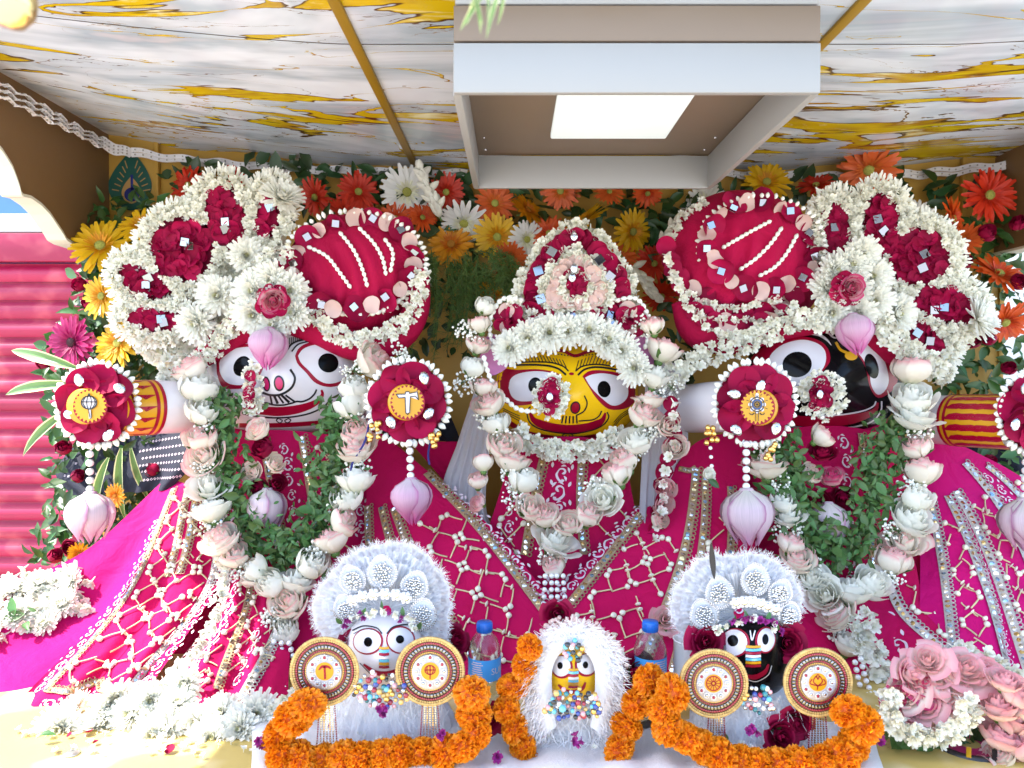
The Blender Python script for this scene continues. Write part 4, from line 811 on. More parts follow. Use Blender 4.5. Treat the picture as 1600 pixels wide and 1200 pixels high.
paint('painted_line', 'paint_white', h, M, [('s', k((880, 802), (1000, 796), (1110, 786), (1250, 758), (1325, 722), (1343, 685)), 2.4, 2), ('s', k((650, 880), (800, 892), (1000, 898), (1200, 880), (1320, 838), (1382, 760), (1388, 685)), 2.4, 1), ('s', k((800, 150), (900, 168), (960, 205), (995, 248)), (3, 4, 4, 1), 3), ('s', k((970, 150), (1010, 185), (1050, 190)), 2.4, 2), ('s', k((1010, 895), (1040, 915), (1015, 925)), 2, 1)])
o, AM = arm(t3, (1440, 655, 2.10), (1585, 660, 1.88), .066, 0); armbands(o, AM, True, .36); arm(t3, (1050, 640, 2.16), (1178, 632, 1.87), .066, 0)
# ================================================================ robes
def Yr(y): return 2.08 - max(0, y - 690) * .00085
rb1 = thing('robe', 'magenta embroidered robe spreading to the floor from the white faced deity', 'robe', P(437, 1100, 1.7))
def drape(parent, rows, folds, lab=None, m='cloth', nu=70, nv=70):
    p = Patch(rows, nu, nv, folds); o = p.obj('drape', m, parent)
    if lab: o['label'] = lab
    return p, o
# left outer lining
plin, o = drape(rb1, [[(262, 745, 2.16), (275, 750, 2.14), (300, 760, 2.10)], [(120, 868, 1.98), (150, 930, 1.92), (190, 990, 1.80)], [(-60, 930, 1.86), (-50, 1030, 1.70), (50, 1112, 1.56)]], [(2.2, .02, .1, .2)], 'plain hot pink lining flap', 'cloth_lining')
# left decorated panel
p, o = drape(rb1, [[(268, 765, 2.03), (300, 757, 2.01), (335, 775, 1.99)], [(190, 925, 1.83), (262, 930, 1.80), (345, 900, 1.86)], [(28, 1092, 1.555), (120, 1118, 1.53), (225, 1085, 1.56)]], [(2.3, .028, .3, .15), (5, .010, .1, .3)], 'decorated left panel with gold lace')
lace(p, o, [(.06, .0), (.08, .4), (.14, .93)], .016); lace(p, o, [(.42, 0), (.40, .42)], .016); lace(p, o, [(.62, 0), (.55, .40)], .016); lace(p, o, [(.92, .05), (.90, .5), (.80, .93)], .016, 'lace_silver'); lace(p, o, [(.14, .93), (.45, .90), (.80, .93)], .014)
scrolls(p, o, [(.0, .15), (.02, .6), (.06, .98)], .024, 1.3); scrolls(p, o, [(.2, .965), (.5, .95), (.85, .97)], .03, 1.2); scrolls(p, o, [(1.0, .3), (.96, .8), (.9, .97)], .032, 1.2); lattice(p, o, .16, .86, .05, .88, .033)
p, o = drape(rb1, [[(335, 770, 1.98), (380, 780, 1.99), (430, 800, 1.98)], [(345, 935, 1.82), (390, 940, 1.80), (450, 930, 1.84)], [(205, 1118, 1.52), (300, 1122, 1.50), (445, 1100, 1.56)]], [(2, .03, .2, .1), (4.5, .012, .6, .2)], 'middle left panel with silver lace edge')
lace(p, o, [(.05, 0), (.04, .5), (.05, .98)], .020, 'lace_silver'); lace(p, o, [(.45, .2), (.42, .6), (.5, .9)], .015); lace(p, o, [(.93, .1), (.92, .5), (.72, .95)], .018, 'lace_silver'); scrolls(p, o, [(.2, .05), (.22, .5), (.22, .97)], .040, 1.1); lattice(p, o, .28, .42, .3, .9, .034); scrolls(p, o, [(.7, .6), (.62, .9)], .03); lattice(p, o, .5, .9, .35, .85, .034)
p, o = drape(rb1, [[(285, 680, 2.10), (440, 672, 2.06), (590, 690, 2.10)], [(335, 850, 1.95), (440, 850, 1.93), (600, 850, 1.97)], [(420, 1110, 1.66), (520, 1110, 1.66), (640, 1110, 1.68)]], [(4, .006, .4, .2)], 'front panel behind the garlands')
lace(p, o, [(.62, .02), (.64, .35), (.66, .6)], .018); lace(p, o, [(.42, .05), (.42, .5)], .018); scrolls(p, o, [(.53, .05), (.53, .5)], .032); scrolls(p, o, [(.88, .2), (.9, .6)], .034); lattice(p, o, .68, .84, .05, .6, .034, 60)
p, o = drape(rb1, [[(578, 672, 2.12), (600, 680, 2.10), (640, 712, 2.08)], [(570, 850, 1.92), (655, 850, 1.90), (765, 822, 1.93)], [(575, 1120, 1.58), (730, 1120, 1.60), (900, 985, 1.76)]], [(3, .006, .4, .3)], 'right panel with white bud net')
lace(p, o, [(.90, .14), (.915, .5), (.93, .97)], .019); lace(p, o, [(.30, .30), (.42, .6), (.56, .97)], .019); lace(p, o, [(.17, .30), (.28, .6), (.36, .9)], .017); lace(p, o, [(.02, .30), (.06, .7)], .017); scrolls(p, o, [(.97, .2), (.97, .5), (.97, .95)], .036, 1.15); lattice(p, o, .48, .87, .36, .97, .038, 150)
pl, o = drape(rb1, [[(640, 690, 2.2), (720, 690, 2.2)], [(700, 760, 2.1), (760, 800, 2.1)]], [(2, .01, .1, 0)], 'shaded back panel beside the axe shield')
drape(rb1, [[(290, 760, 2.16), (640, 760, 2.16)], [(215, 1150, 1.68), (660, 1150, 1.72)]], [(3, .006, .1, .2)], 'plain under layer')
rb2 = thing('robe', 'magenta robe with white floral strip worn by the yellow faced deity', 'robe', P(880, 1000, 1.85))
p, o = drape(rb2, [[(805, 690, 2.08), (885, 682, 2.06), (975, 690, 2.08)], [(765, 820, 1.98), (885, 815, 1.96), (1000, 820, 1.98)], [(700, 1010, 1.86), (885, 1010, 1.84), (1080, 1010, 1.86)]], [(3, .008, .2, .1)], 'front with floral strip')
lace(p, o, [(.30, .02), (.27, .3), (.26, .6)], .020); lace(p, o, [(.62, .02), (.60, .3), (.6, .6)], .020); scrolls(p, o, [(.46, .06), (.45, .4), (.45, .7)], .045, 1.1); scrolls(p, o, [(.08, .2), (.14, .5)], .03); lattice(p, o, .68, .95, .05, .6, .045, 40); lattice(p, o, .05, .24, .25, .6, .045, 20)
drape(rb2, [[(640, 820, 2.12), (1110, 820, 2.12)], [(600, 1165, 1.53), (1160, 1165, 1.53)]], [(5, .008, .1, .2)], 'plain under layer')
rb3 = thing('robe', 'magenta embroidered robe spreading from the black faced deity at the right', 'robe', P(1300, 1100, 1.7))
p, o = drape(rb3, [[(1045, 742, 2.04), (1090, 690, 2.06), (1160, 672, 2.08)], [(955, 840, 1.93), (1060, 860, 1.88), (1180, 850, 1.90)], [(845, 960, 1.78), (985, 1090, 1.62), (1190, 1090, 1.58)]], [(3, .006, .4, .3)], 'left panel with white bud net and mirror lace')
lace(p, o, [(.07, .30), (.07, .6), (.07, .97)], .019); scrolls(p, o, [(.02, .25), (.02, .6), (.02, .95)], .034, 1.15); lace(p, o, [(.50, .12), (.50, .55), (.50, .97)], .020); lace(p, o, [(.28, .08), (.42, .12), (.50, .12)], .016, scal=False); lace(p, o, [(.60, .15), (.63, .55), (.64, .9)], .018); lace(p, o, [(.83, .22), (.82, .55), (.8, .9)], .018); scrolls(p, o, [(.92, .3), (.9, .7)], .026)
lattice(p, o, .12, .46, .4, .97, .037, 120); lattice(p, o, .64, .80, .3, .9, .045, 40)
p, o = drape(rb3, [[(1160, 680, 2.10), (1300, 665, 2.06), (1445, 690, 2.10)], [(1180, 850, 1.96), (1300, 850, 1.93), (1440, 850, 1.95)], [(1230, 1110, 1.64), (1340, 1110, 1.64), (1420, 1110, 1.64)]], [(4, .006, .4, .2)], 'front panel behind the garlands')
lace(p, o, [(.62, .02), (.68, .3), (.70, .6)], .018); scrolls(p, o, [(.52, .03), (.55, .3), (.55, .6)], .04)
p, o = drape(rb3, [[(1330, 930, 1.86), (1380, 900, 1.87), (1430, 880, 1.88)], [(1370, 1000, 1.78), (1410, 960, 1.80), (1450, 940, 1.82)], [(1440, 1080, 1.64), (1490, 1040, 1.66), (1540, 1010, 1.70)]], [(2, .01, .3, .1)], 'folded edge with white scrolls')
scrolls(p, o, [(.2, .1), (.2, .9)], .045, 1.2); lace(p, o, [(.55, .05), (.55, .95)], .020, 'lace_silver'); lattice(p, o, .65, .95, .1, .9, .04, 20)
p, o = drape(rb3, [[(1432, 700, 2.07), (1450, 672, 2.10), (1475, 680, 2.10)], [(1440, 880, 1.88), (1530, 870, 1.86), (1640, 780, 2.0)], [(1445, 1130, 1.60), (1600, 1180, 1.52), (1790, 1010, 1.7)]], [(3, .020, .4, .2), (6, .007, .1, .2)], 'right panel flaring to the edge', 'cloth_lining')
lace(p, o, [(.10, .20), (.10, .5), (.10, .9)], .018, 'lace_silver'); lace(p, o, [(.26, .22), (.28, .5), (.32, .9)], .020, 'lace_silver'); lace(p, o, [(.36, .22), (.38, .5), (.42, .9)], .020, 'lace_silver'); lace(p, o, [(.68, .16), (.64, .45), (.60, .9)], .022, 'lace_silver'); lace(p, o, [(.86, .20), (.82, .45), (.8, .9)], .018, 'lace_silver')
scrolls(p, o, [(.31, .3), (.33, .6), (.37, .95)], .016, 1.3); scrolls(p, o, [(.76, .22), (.74, .5), (.72, .95)], .03); lattice(p, o, .42, .60, .28, .9, .036, 110); lattice(p, o, .14, .26, .3, .9, .034, 60); lattice(p, o, .88, 1, .3, .7, .036, 40)
drape(rb3, [[(1130, 760, 2.16), (1460, 760, 2.16)], [(1100, 1150, 1.70), (1500, 1150, 1.70)]], [(3, .006, .1, .2)], 'plain under layer')
# ================================================================ turbans and flower crowns
def dome(cx, cy, rx, ry, ang, Y0, bulge, pleat=.008, npl=8):
    a = R(ang); ca, sa = math.cos(a), math.sin(a)
    def Yd(x, y):
        dx, dy = x - cx, y - cy; u, v = (dx * ca + dy * sa) / rx, (-dx * sa + dy * ca) / ry; e2 = u * u + v * v
        return Y0 - bulge * math.sqrt(max(0, 1 - e2)) - pleat * math.sin(npl * (u + .35 * v * v) * 3) * max(0, 1 - e2)
    V = []; N, Rg = 64, 22
    for side in (0, 1):
        for i in range(Rg + 1):
            e = max(.003, math.sin(i / Rg * math.pi / 2)) if not side else max(.003, math.cos(i / Rg * math.pi / 2))
            for k in range(N):
                t = 2 * math.pi * k / N; u, v = e * math.cos(t), e * math.sin(t); x, y = cx + rx * u * ca - ry * v * sa, cy + rx * u * sa + ry * v * ca
                V.append(P(x, y, Yd(x, y)) if not side else P(x, y, Y0 + bulge * .6 * math.sqrt(max(0, 1 - e * e))))
    F = [(r * N + i, r * N + (i + 1) % N, (r + 1) * N + (i + 1) % N, (r + 1) * N + i) for r in range(2 * Rg + 1) for i in range(N)]
    return T(V, F), Yd
def roll(pts, r, Y, m, parent, name='brim'): return mk(tube([P(x, y, Y) for x, y in pts], [S(q, Y) for q in r], 14, 40)).obj(name, m, parent)
def rim(parent, cx, cy, rx, ry, ang, Y, n, r=15, a0=0, a1=360, tiles=True, lip=None):
    for i in range(n):
        a = R(a0 + (a1 - a0) * i / n); q = ell(cx, cy, rx, ry, ang, 360)[int(math.degrees(a)) % 360]; y = Y(*q) if callable(Y) else Y
        rpetal(parent, q[0] + random.uniform(-3, 3), q[1] + random.uniform(-3, 3), min(y, 2.075) - .016 - .004 * (i % 2), r * (1.25 if i % 2 == 0 else .85), i % 2, (random.uniform(-.5, .5), -1, random.uniform(-.5, .5)))
        if i % 2 == 0 and tiles: tile(parent, q[0] + random.uniform(-3, 3), q[1] + random.uniform(-3, 3), min(y, 2.075) - .030, 5.5)
tb = thing('turban', 'red cloth turban with bead strings above the white faced deity', 'turban', P(545, 520, 2.1))
d, Yd = dome(550, 432, 112, 98, -12, 2.13, .13); mk(d).obj('dome', 'turban_cloth', tb)
roll([(285, 585), (330, 548), (385, 510), (430, 492), (500, 518), (570, 542), (630, 518), (655, 470), (660, 420)], (10, 20, 30, 24, 26, 24, 26, 20, 8), 2.06, 'turban_cloth', tb)
rim(tb, 553, 412, 98, 68, -10, lambda x, y: Yd(x, y) - .004, 22, 16); ringbuds('bud_edge', tb, 553, 412, 108, 78, 2.05, 60, 9)
for q in ([(480, 385), (510, 400), (530, 425), (548, 450)], [(530, 362), (552, 390), (566, 420), (574, 448)], [(560, 355), (584, 380), (598, 405), (603, 430)], [(600, 372), (614, 395), (610, 425)]): beadline('bead_string', tb, q, lambda x, y: Yd(x, y) - .006, 4, 8)
beadline('bead_string', tb, [(492, 465), (525, 488), (570, 492), (610, 480), (640, 455)], lambda x, y: min(2.05, Yd(x, y)) - .02, 5, 9)
florets('jasmine_rope', tb, rope_pts([(475, 470), (505, 508), (555, 530), (610, 520), (645, 485), (658, 430)], 26, 8), 2.005, 8.5); florets('jasmine_rope', tb, rope_pts([(400, 455), (368, 500), (332, 545), (295, 580), (252, 585)], 30, 7.5), 2.0, 8.5)
florets('jasmine_rope', tb, rope_pts([(395, 425), (420, 400), (455, 392)], 28, 9), 1.99, 8)
fan1 = dict(o=[(388, 500), (330, 540), (262, 575), (225, 560), (200, 515), (188, 475), (190, 430), (208, 392), (228, 360), (240, 335), (280, 318), (298, 290), (338, 280), (365, 298), (388, 288), (425, 290), (456, 312), (452, 350), (440, 400), (425, 440)],
            p=[(418, 335, 17, 38, 14), (353, 340, 30, 48, -12), (286, 390, 48, 50, 35), (230, 442, 42, 21, 28), (244, 499, 42, 16, 4)])
fan2 = dict(o=[(1290, 440), (1262, 400), (1260, 340), (1272, 312), (1300, 300), (1325, 312), (1350, 300), (1395, 298), (1420, 330), (1470, 345), (1500, 375), (1500, 425), (1530, 460), (1552, 505), (1520, 530), (1490, 560), (1470, 590), (1430, 570), (1400, 520), (1350, 490)],
            p=[(1308, 362, 19, 42, 0), (1374, 355, 29, 49, 4), (1434, 402, 48, 44, 20), (1474, 476, 50, 27, 14), (1444, 526, 36, 20, 38)])
def fan(label, F, cen, Y):
    t = thing('flower_headdress', label, 'flower crown', P(cen[0], cen[1] + 60, Y), 'flower fan crowns'); cx, cy = cen
    mk(grid(2, 2, lambda U, V: (0 * U, 0 * U, 0 * U)))
    m = MB(); fill(m, flatM(Y + .03), F['o'], 1, 8); fill(m, flatM(Y + .06), F['o'], 1, 8); m.obj('backing_board', 'petal_cream', t)
    inner = [ell(*q) for q in F['p']]; pts = scatter(F['o'], 9, [ell(x, y, a + 20, b + 20, g) for x, y, a, b, g in F['p']]); florets('white_florets', t, pts, lambda x, y: Y + .022, 9.5, .008)
    for (x, y, rx, ry, a) in F['p']:
        pn = MB(); fill(pn, flatM(Y + .006), ell(x, y, rx + 6, ry + 6, a), 1, 5); pn = pn.obj('petal_panel', 'rose_petal', t)
        for q in scatter(ell(x, y, rx * .84, ry * .84, a), 11): rpetal(pn, q[0], q[1], Y - .002 - random.uniform(0, .012), random.uniform(10, 14))
        for j in range(1 if rx < 20 else 2): tile(pn, x + random.uniform(-.35, .35) * rx, y + random.uniform(-.4, .4) * ry, Y - .022, 6.5)
        band = scatter(ell(x, y, rx + 24, ry + 24, a, 40), 7.0, [ell(x, y, rx + 3, ry + 3, a, 40)] + [e for e, q in zip(inner, F['p']) if q[0] != x])
        florets('jasmine_border', pn, band, lambda u, v: Y - .014 + .00045 * (max(0, math.hypot((u - x) / (rx + 14), (v - y) / (ry + 14)) - .9) * 60), 7.6, .006)
        m = MB()
        for u, v in ell(x, y, rx + 22, ry + 22, a, 90):
            if (u - x) * (x - cx) + (v - y) * (y - cy) < -.25 * math.hypot(u - x, v - y) * math.hypot(x - cx, y - cy): continue
            g = math.atan2(v - y, u - x)
            for _ in range(3):
                b = g + random.gauss(0, .35); m.add(petal(1, .30, .1, .2, 3, 4, .4), frame(P(u + random.uniform(-4, 3), v + random.uniform(-4, 3), Y + random.uniform(-.004, .014)), jit((0, -1, 0), .3), (math.cos(b), 0, -math.sin(b)), S(random.uniform(9, 15), Y)))
        m.obj('petal_fringe', 'petal_white', pn, kind='stuff')
    return t
f = fan('white flower fan with dark rose petal panels beside the left turban', fan1, (425, 470), 2.06)
for q in ((425, 440), (452, 455), (458, 490), (428, 508), (395, 492), (396, 455), (340, 462), (308, 505), (385, 400), (425, 470), (440, 474)): chrys(f, q[0], q[1], 1.985 + (.03 if q[0] < 386 else 0), 30)
chrys(f, 440, 310, 2.03, 34, (.5, -.7, .5)); rose_at(f, 426, 470, 1.945, 'rose_hot', 20, (0, -1, .1), False, 1); [rpetal(f, 426 + 17 * math.cos(a), 470 + 17 * math.sin(a), 1.955, 12) for a in np.arange(0, 6.2, .9)]
inst('lotus_bud', LOTUS[0], frame(P(421, 514, 1.96), (0.02, -.25, -1), CAMD, S(61, 1.95)), f)
tb = thing('turban', 'red cloth turban with petal rows above the black faced deity', 'turban', P(1165, 520, 2.1))
d, Yd = dome(1165, 410, 125, 112, 18, 2.13, .13); mk(d).obj('dome', 'turban_cloth', tb)
roll([(1062, 470), (1085, 515), (1140, 530), (1200, 515), (1260, 505), (1320, 500), (1370, 525), (1415, 575)], (14, 26, 24, 22, 22, 20, 26, 12), 2.06, 'turban_cloth', tb)
rim(tb, 1190, 385, 86, 68, 12, lambda x, y: Yd(x, y) - .004, 22, 15); ringbuds('bud_edge', tb, 1190, 385, 95, 76, 2.03, 52, 8)
for q in ([(1128, 388), (1150, 375), (1180, 358), (1205, 345)], [(1155, 422), (1180, 405), (1205, 380), (1222, 355)], [(1185, 432), (1210, 418), (1230, 395), (1246, 366)]): beadline('bead_string', tb, q, lambda x, y: Yd(x, y) - .006, 4, 8)
for j, path in enumerate(([(1040, 390), (1055, 430), (1090, 462), (1150, 474), (1215, 462)], [(1050, 425), (1075, 470), (1120, 492), (1200, 490), (1240, 470)], [(1085, 490), (1130, 512), (1190, 508), (1220, 496)])):
    q = cr(path, 9)
    for i, (x, y) in enumerate(q): rpetal(tb, x, y - 6, 2.03 - .01 * j, 15, 1 if i % 4 == 3 else 0)
    florets('jasmine_row', tb, rope_pts([(x, y + 7) for x, y in path], 10, 8), 2.01 - .01 * j, 8)
florets('jasmine_row', tb, rope_pts([(1040, 385), (1060, 345), (1100, 318)], 12, 8), 2.08, 8)
florets('jasmine_rope', tb, rope_pts([(1045, 600), (1078, 566), (1135, 546), (1200, 520), (1255, 497), (1300, 505)], 34, 8), 1.985, 9); florets('jasmine_rope', tb, rope_pts([(1355, 495), (1400, 530), (1440, 560), (1480, 590)], 36, 8), 1.99, 9)
f = fan('white flower fan with dark rose petal panels beside the right turban', fan2, (1330, 450), 2.06)
for q in ((1330, 415), (1362, 432), (1366, 470), (1340, 490), (1300, 488), (1292, 452), (1304, 425), (1345, 398), (1400, 490), (1330, 450)): chrys(f, q[0], q[1], 1.985 + (.03 if q[0] > 1370 else 0), 30)
chrys(f, 1528, 500, 2.03, 34, (.6, -.7, 0)); rose_at(f, 1332, 450, 1.945, 'rose_hot', 19, (.1, -1, .1), False, 1); [rpetal(f, 1322 + 15 * math.cos(a), 450 + 17 * math.sin(a), 1.955, 12) for a in np.arange(0, 6.2, .9)]
inst('lotus_bud', LOTUS[0], frame(P(1332, 492, 1.96), (.04, -.25, -1), CAMD, S(60, 1.95)), f)
# middle crown
cr2 = thing('flower_headdress', 'pointed crown of rings of white florets and red petals on the yellow faced deity', 'flower crown', P(900, 520, 2.05))
base = np.array([(900, 352), (925, 362), (950, 385), (972, 415), (988, 448), (990, 478), (965, 500), (930, 508), (900, 510), (868, 508), (832, 500), (810, 480), (812, 448), (828, 415), (848, 385), (875, 362)], float); cc = np.array((900, 448.))
Yc = lambda x, y: 2.02 - .05 * max(0, 1 - ((x - 900) / 95) ** 2 - ((y - 445) / 95) ** 2)
m = MB(); fill(m, lambda x, y, l=1: P(x, y, Yc(x, y) + .012), base, 1, 8); fill(m, lambda x, y, l=1: P(x, y, 2.07), base, 1, 8); m.obj('backing', 'petal_cream', cr2)
def ringpath(s): q = cc + (base - cc) * s; return cr(np.vstack([q, q[:1]]), 100)
for s, w in ((1.0, 16), (.58, 14), (.27, 10)): florets('floret_ring', cr2, rope_pts(ringpath(s), w, 7.5), lambda x, y: Yc(x, y) - .004, 8.5, .005)
for i, q in enumerate(ringpath(.79)[::3]): rpetal(cr2, *q, Yc(*q) - .002, 15)
for i, q in enumerate(ringpath(.42)[::5]): rpetal(cr2, *q, Yc(*q) - .002, 12, 1)
for q in scatter(ell(900, 440, 12, 20), 10): rpetal(cr2, *q, Yc(*q) - .004, 10)
for q in ((841, 423), (953, 432), (862, 393), (937, 406), (845, 467), (893, 494), (955, 493)): tile(cr2, *q, Yc(*q) - .016, 7)
for q, s in (((897, 369), 6), ((897, 419), 6), ((894, 433), 6)): inst('crystal_stone', GEM, frame(P(*q, Yc(*q) - .016), CAMD, s=S(s, 2)), cr2)
for sx, x in ((-1, 795), (1, 985)):
    for i in range(7): a = i * .9; rpetal(cr2, x + 13 * math.cos(a), 500 + 15 * math.sin(a), 1.99, 13, 1 if i % 3 == 2 else 0)
    rose_at(cr2, x, 502, 1.975, 'rose_red', 8, CAMD, False, 3)
    beadline('bead_string', cr2, [(x + sx * -25, 470), (x + sx * 8, 466), (x + sx * 26, 490), (x + sx * 30, 520), (x + sx * 22, 545)], 1.99, 5, 9)
for x, y in ((835, 505), (957, 508)): rpetal(cr2, x, y, 1.99, 12); tile(cr2, x, y, 1.975, 6)
for x, y in ((772, 560), (1005, 560)): rpetal(cr2, x, y, 2.02, 22, 2); rpetal(cr2, x, y - 22, 2.02, 18, 2)
florets('jasmine_border', cr2, rope_pts([(800, 470), (830, 492), (870, 512), (900, 514), (940, 510), (985, 485)], 16, 8), 1.995, 8)
for x, y in ((797, 545), (825, 528), (858, 520), (888, 518), (920, 517), (948, 532), (972, 548), (992, 575)): chrys(cr2, x, y, 1.965, 29)
# nose ornaments and forehead strings
def nose_ring(label, cx, cy, rx, ry, Y, w, stone=True, tilt=0):
    t = thing('nose_ornament', label, 'ornament', P(cx, cy, Y)); e = ell(cx, cy, rx, ry, tilt, 40); florets('floret_ring', t, rope_pts(np.vstack([e, e[:1]]), w, 7), Y, 8, .006)
    for q in scatter(ell(cx - 2, cy, rx * .62, ry * .8), 9): rpetal(t, *q, Y - .008, 9)
    if stone: inst('crystal_stone', GEM, frame(P(cx - 3, cy, Y - .02), CAMD, s=S(5.5, Y)), t)
    return t
n1 = nose_ring('narrow white floret nose ornament on the white face', 394, 608, 7, 36, 1.96, 16, False)
n2 = nose_ring('white floret nose ring with red petals on the yellow face', 862, 620, 22, 27, 1.95, 12); beadline('bead_chain', n2, [(755, 555), (766, 592), (785, 618), (810, 640), (838, 643)], 1.96, 5, 9)
n3 = nose_ring('round white floret nose ornament on the black face', 1284, 616, 25, 27, 1.93, 24); inst('pearl', PEARL, tr(*P(1284, 652, 1.93)) @ scl(.007), n3)
# ================================================================ garlands
def Yg(y): return 1.985 - max(0, y - 560) * .00058
def garland(name, label, items, group=None, cat='garland', Yf=Yg, r=28):
    t = thing(name, label, cat, P(items[len(items) // 2][0], items[len(items) // 2][1], Yf(items[len(items) // 2][1])), group)
    mx = np.mean([i[0] for i in items]); my = min(i[1] for i in items) + .75 * (max(i[1] for i in items) - min(i[1] for i in items))
    for it in items:
        x, y, kd = it[:3]; Y = Yf(y) + random.uniform(-.008, .008)
        if kd == 'b':
            for j in range(2): breath(t, x + random.uniform(-14, 14), y + random.uniform(-5, 5), Y + .002, 20)
            continue
        kind = {'w': 'rose_white', 'p': 'rose_blush', 'k': 'rose_pink', 'r': 'rose_red', 'h': 'rose_hot'}[kd]
        ax = np.array((0, -.32, .95)) if y < my else np.array(((x - mx) / 110, -.38, .75))
        rose_at(t, x, y, Y, kind, it[3] if len(it) > 3 else r, ax)
    return t
def pearls(t, pts, Y, r=4.5, gap=8.6, name='pearl'):
    p0 = np.array(pts, float); L = np.linalg.norm(np.diff(p0, axis=0), axis=1).sum(); n = max(2, int(L / gap))
    for x, y in cr(p0, n): yy = Y(y) if callable(Y) else Y; inst(name, PEARL, tr(*P(x, y, yy)) @ scl(S(r, yy)), t)
g = garland('rose_garland', 'long garland of white and blush roses around the white faced deity', [(300, 578, 'p', 26), (310, 608, 'w', 32), (317, 645, 'w', 32), (313, 672, 'b'), (313, 688, 'p', 30), (320, 713, 'p', 31), (317, 736, 'b'), (327, 762, 'w', 32), (331, 798, 'w', 30), (330, 827, 'b'), (345, 845, 'p', 30), (367, 868, 'p', 31), (368, 892, 'b'), (400, 893, 'w', 30), (424, 914, 'w', 31), (463, 910, 'w', 30), (489, 882, 'w', 32), (503, 868, 'b'), (518, 846, 'p', 30), (535, 815, 'p', 31), (530, 797, 'b'), (543, 780, 'w', 29), (556, 752, 'w', 32), (560, 727, 'b'), (557, 702, 'p', 30), (557, 677, 'p', 29), (553, 657, 'b'), (550, 636, 'w', 29), (553, 608, 'w', 30), (553, 585, 'b'), (583, 566, 'p', 33), (625, 556, 'b'),
    (452, 940, 'p', 32), (428, 955, 'b'), (445, 985, 'w', 33), (425, 968, 'b')])
for q in ([(428, 1003), (420, 1035), (425, 1070)], [(440, 1005), (440, 1040), (444, 1075)], [(452, 1005), (460, 1035), (462, 1065)]): pearls(g, q, 1.7)
for x in (420, 445, 470): breath(g, x, 1088, 1.62, 24)
g = garland('rose_garland', 'long garland of white and blush roses around the black faced deity', [(1423, 580, 'p', 34), (1425, 624, 'w', 35), (1429, 650, 'w', 35), (1432, 676, 'b'), (1432, 700, 'p', 30), (1440, 737, 'p', 31), (1427, 762, 'b'), (1431, 780, 'w', 31), (1424, 812, 'w', 32), (1402, 828, 'b'), (1415, 850, 'p', 31), (1396, 878, 'p', 30), (1388, 898, 'b'), (1361, 914, 'w', 32), (1330, 925, 'w', 31), (1289, 930, 'w', 29), (1308, 960, 'p', 31), (1299, 984, 'b'), (1326, 1008, 'w', 26), (1268, 903, 'w', 28), (1262, 884, 'b'), (1246, 875, 'p', 27), (1236, 850, 'p', 28), (1227, 828, 'b'), (1231, 806, 'w', 26), (1222, 785, 'w', 26), (1210, 757, 'b'), (1198, 727, 'p', 31), (1150, 602, 'p', 24), (1195, 700, 'b')])
for q in ([(1345, 1030), (1352, 1060), (1362, 1085)], [(1336, 1035), (1342, 1065), (1350, 1092)]): pearls(g, q, 1.62)
breath(g, 1366, 1098, 1.6, 22)
g = garland('rose_garland', 'rose garland framing the yellow faced deity', [(757, 480, 'w', 20), (750, 508, 'p', 23), (746, 540, 'p', 24), (738, 576, 'w', 28), (728, 520, 'b'), (732, 600, 'b'), (755, 606, 'p', 23), (765, 632, 'p', 25), (760, 650, 'b'), (776, 664, 'w', 28), (780, 684, 'b'), (786, 698, 'p', 29), (800, 722, 'p', 27), (806, 742, 'b'), (820, 752, 'w', 31), (806, 782, 'b'), (830, 795, 'p', 27), (852, 808, 'p', 29), (890, 820, 'p', 27), (920, 806, 'p', 25), (868, 846, 'w', 32), (858, 866, 'b'), (865, 886, 'p', 25),
    (1000, 510, 'b'), (1020, 510, 'p', 21), (1036, 548, 'p', 26), (1024, 590, 'w', 29), (1036, 610, 'b'), (1014, 626, 'p', 25), (1006, 650, 'p', 26), (1008, 674, 'b'), (994, 690, 'w', 30), (985, 705, 'b'), (977, 720, 'p', 29), (965, 742, 'p', 28), (935, 762, 'b'), (941, 782, 'w', 27), (755, 724, 'p', 20), (747, 752, 'p', 20), (748, 786, 'k', 16)], Yf=lambda y: 1.975 - max(0, y - 560) * .00045)
for x, d in ((852, -6), (862, -2), (870, 3), (880, 7)): pearls(g, [(x, 900), (x + d * .3, 930), (x + d, 965)], 1.80, 4.2, 8.2)
# side string of rose petals and small roses right of the middle figure
t = thing('petal_string', 'hanging string of red petals, florets and pink roses on the white veil', 'garland', P(1035, 880, 1.93))
for i, (x, y) in enumerate(cr([(1048, 630), (1052, 690), (1036, 735), (1030, 790), (1018, 845)], 11)): rpetal(t, x, y, 1.93, 14); florets('floret', t, [(x + 4, y - 2)], 1.91, 10)
for x, y, kd in ((1045, 665, 'p'), (1055, 700, 'p'), (1042, 760, 'k'), (1036, 790, 'k'), (1030, 812, 'p'), (1021, 862, 'k'), (1008, 892, 'p'), (1040, 968, 'k')): rose_at(t, x, y, 1.92 if y < 930 else 1.7, {'p': 'rose_blush', 'k': 'rose_pink'}[kd], 19, (.2, -.8, .3))
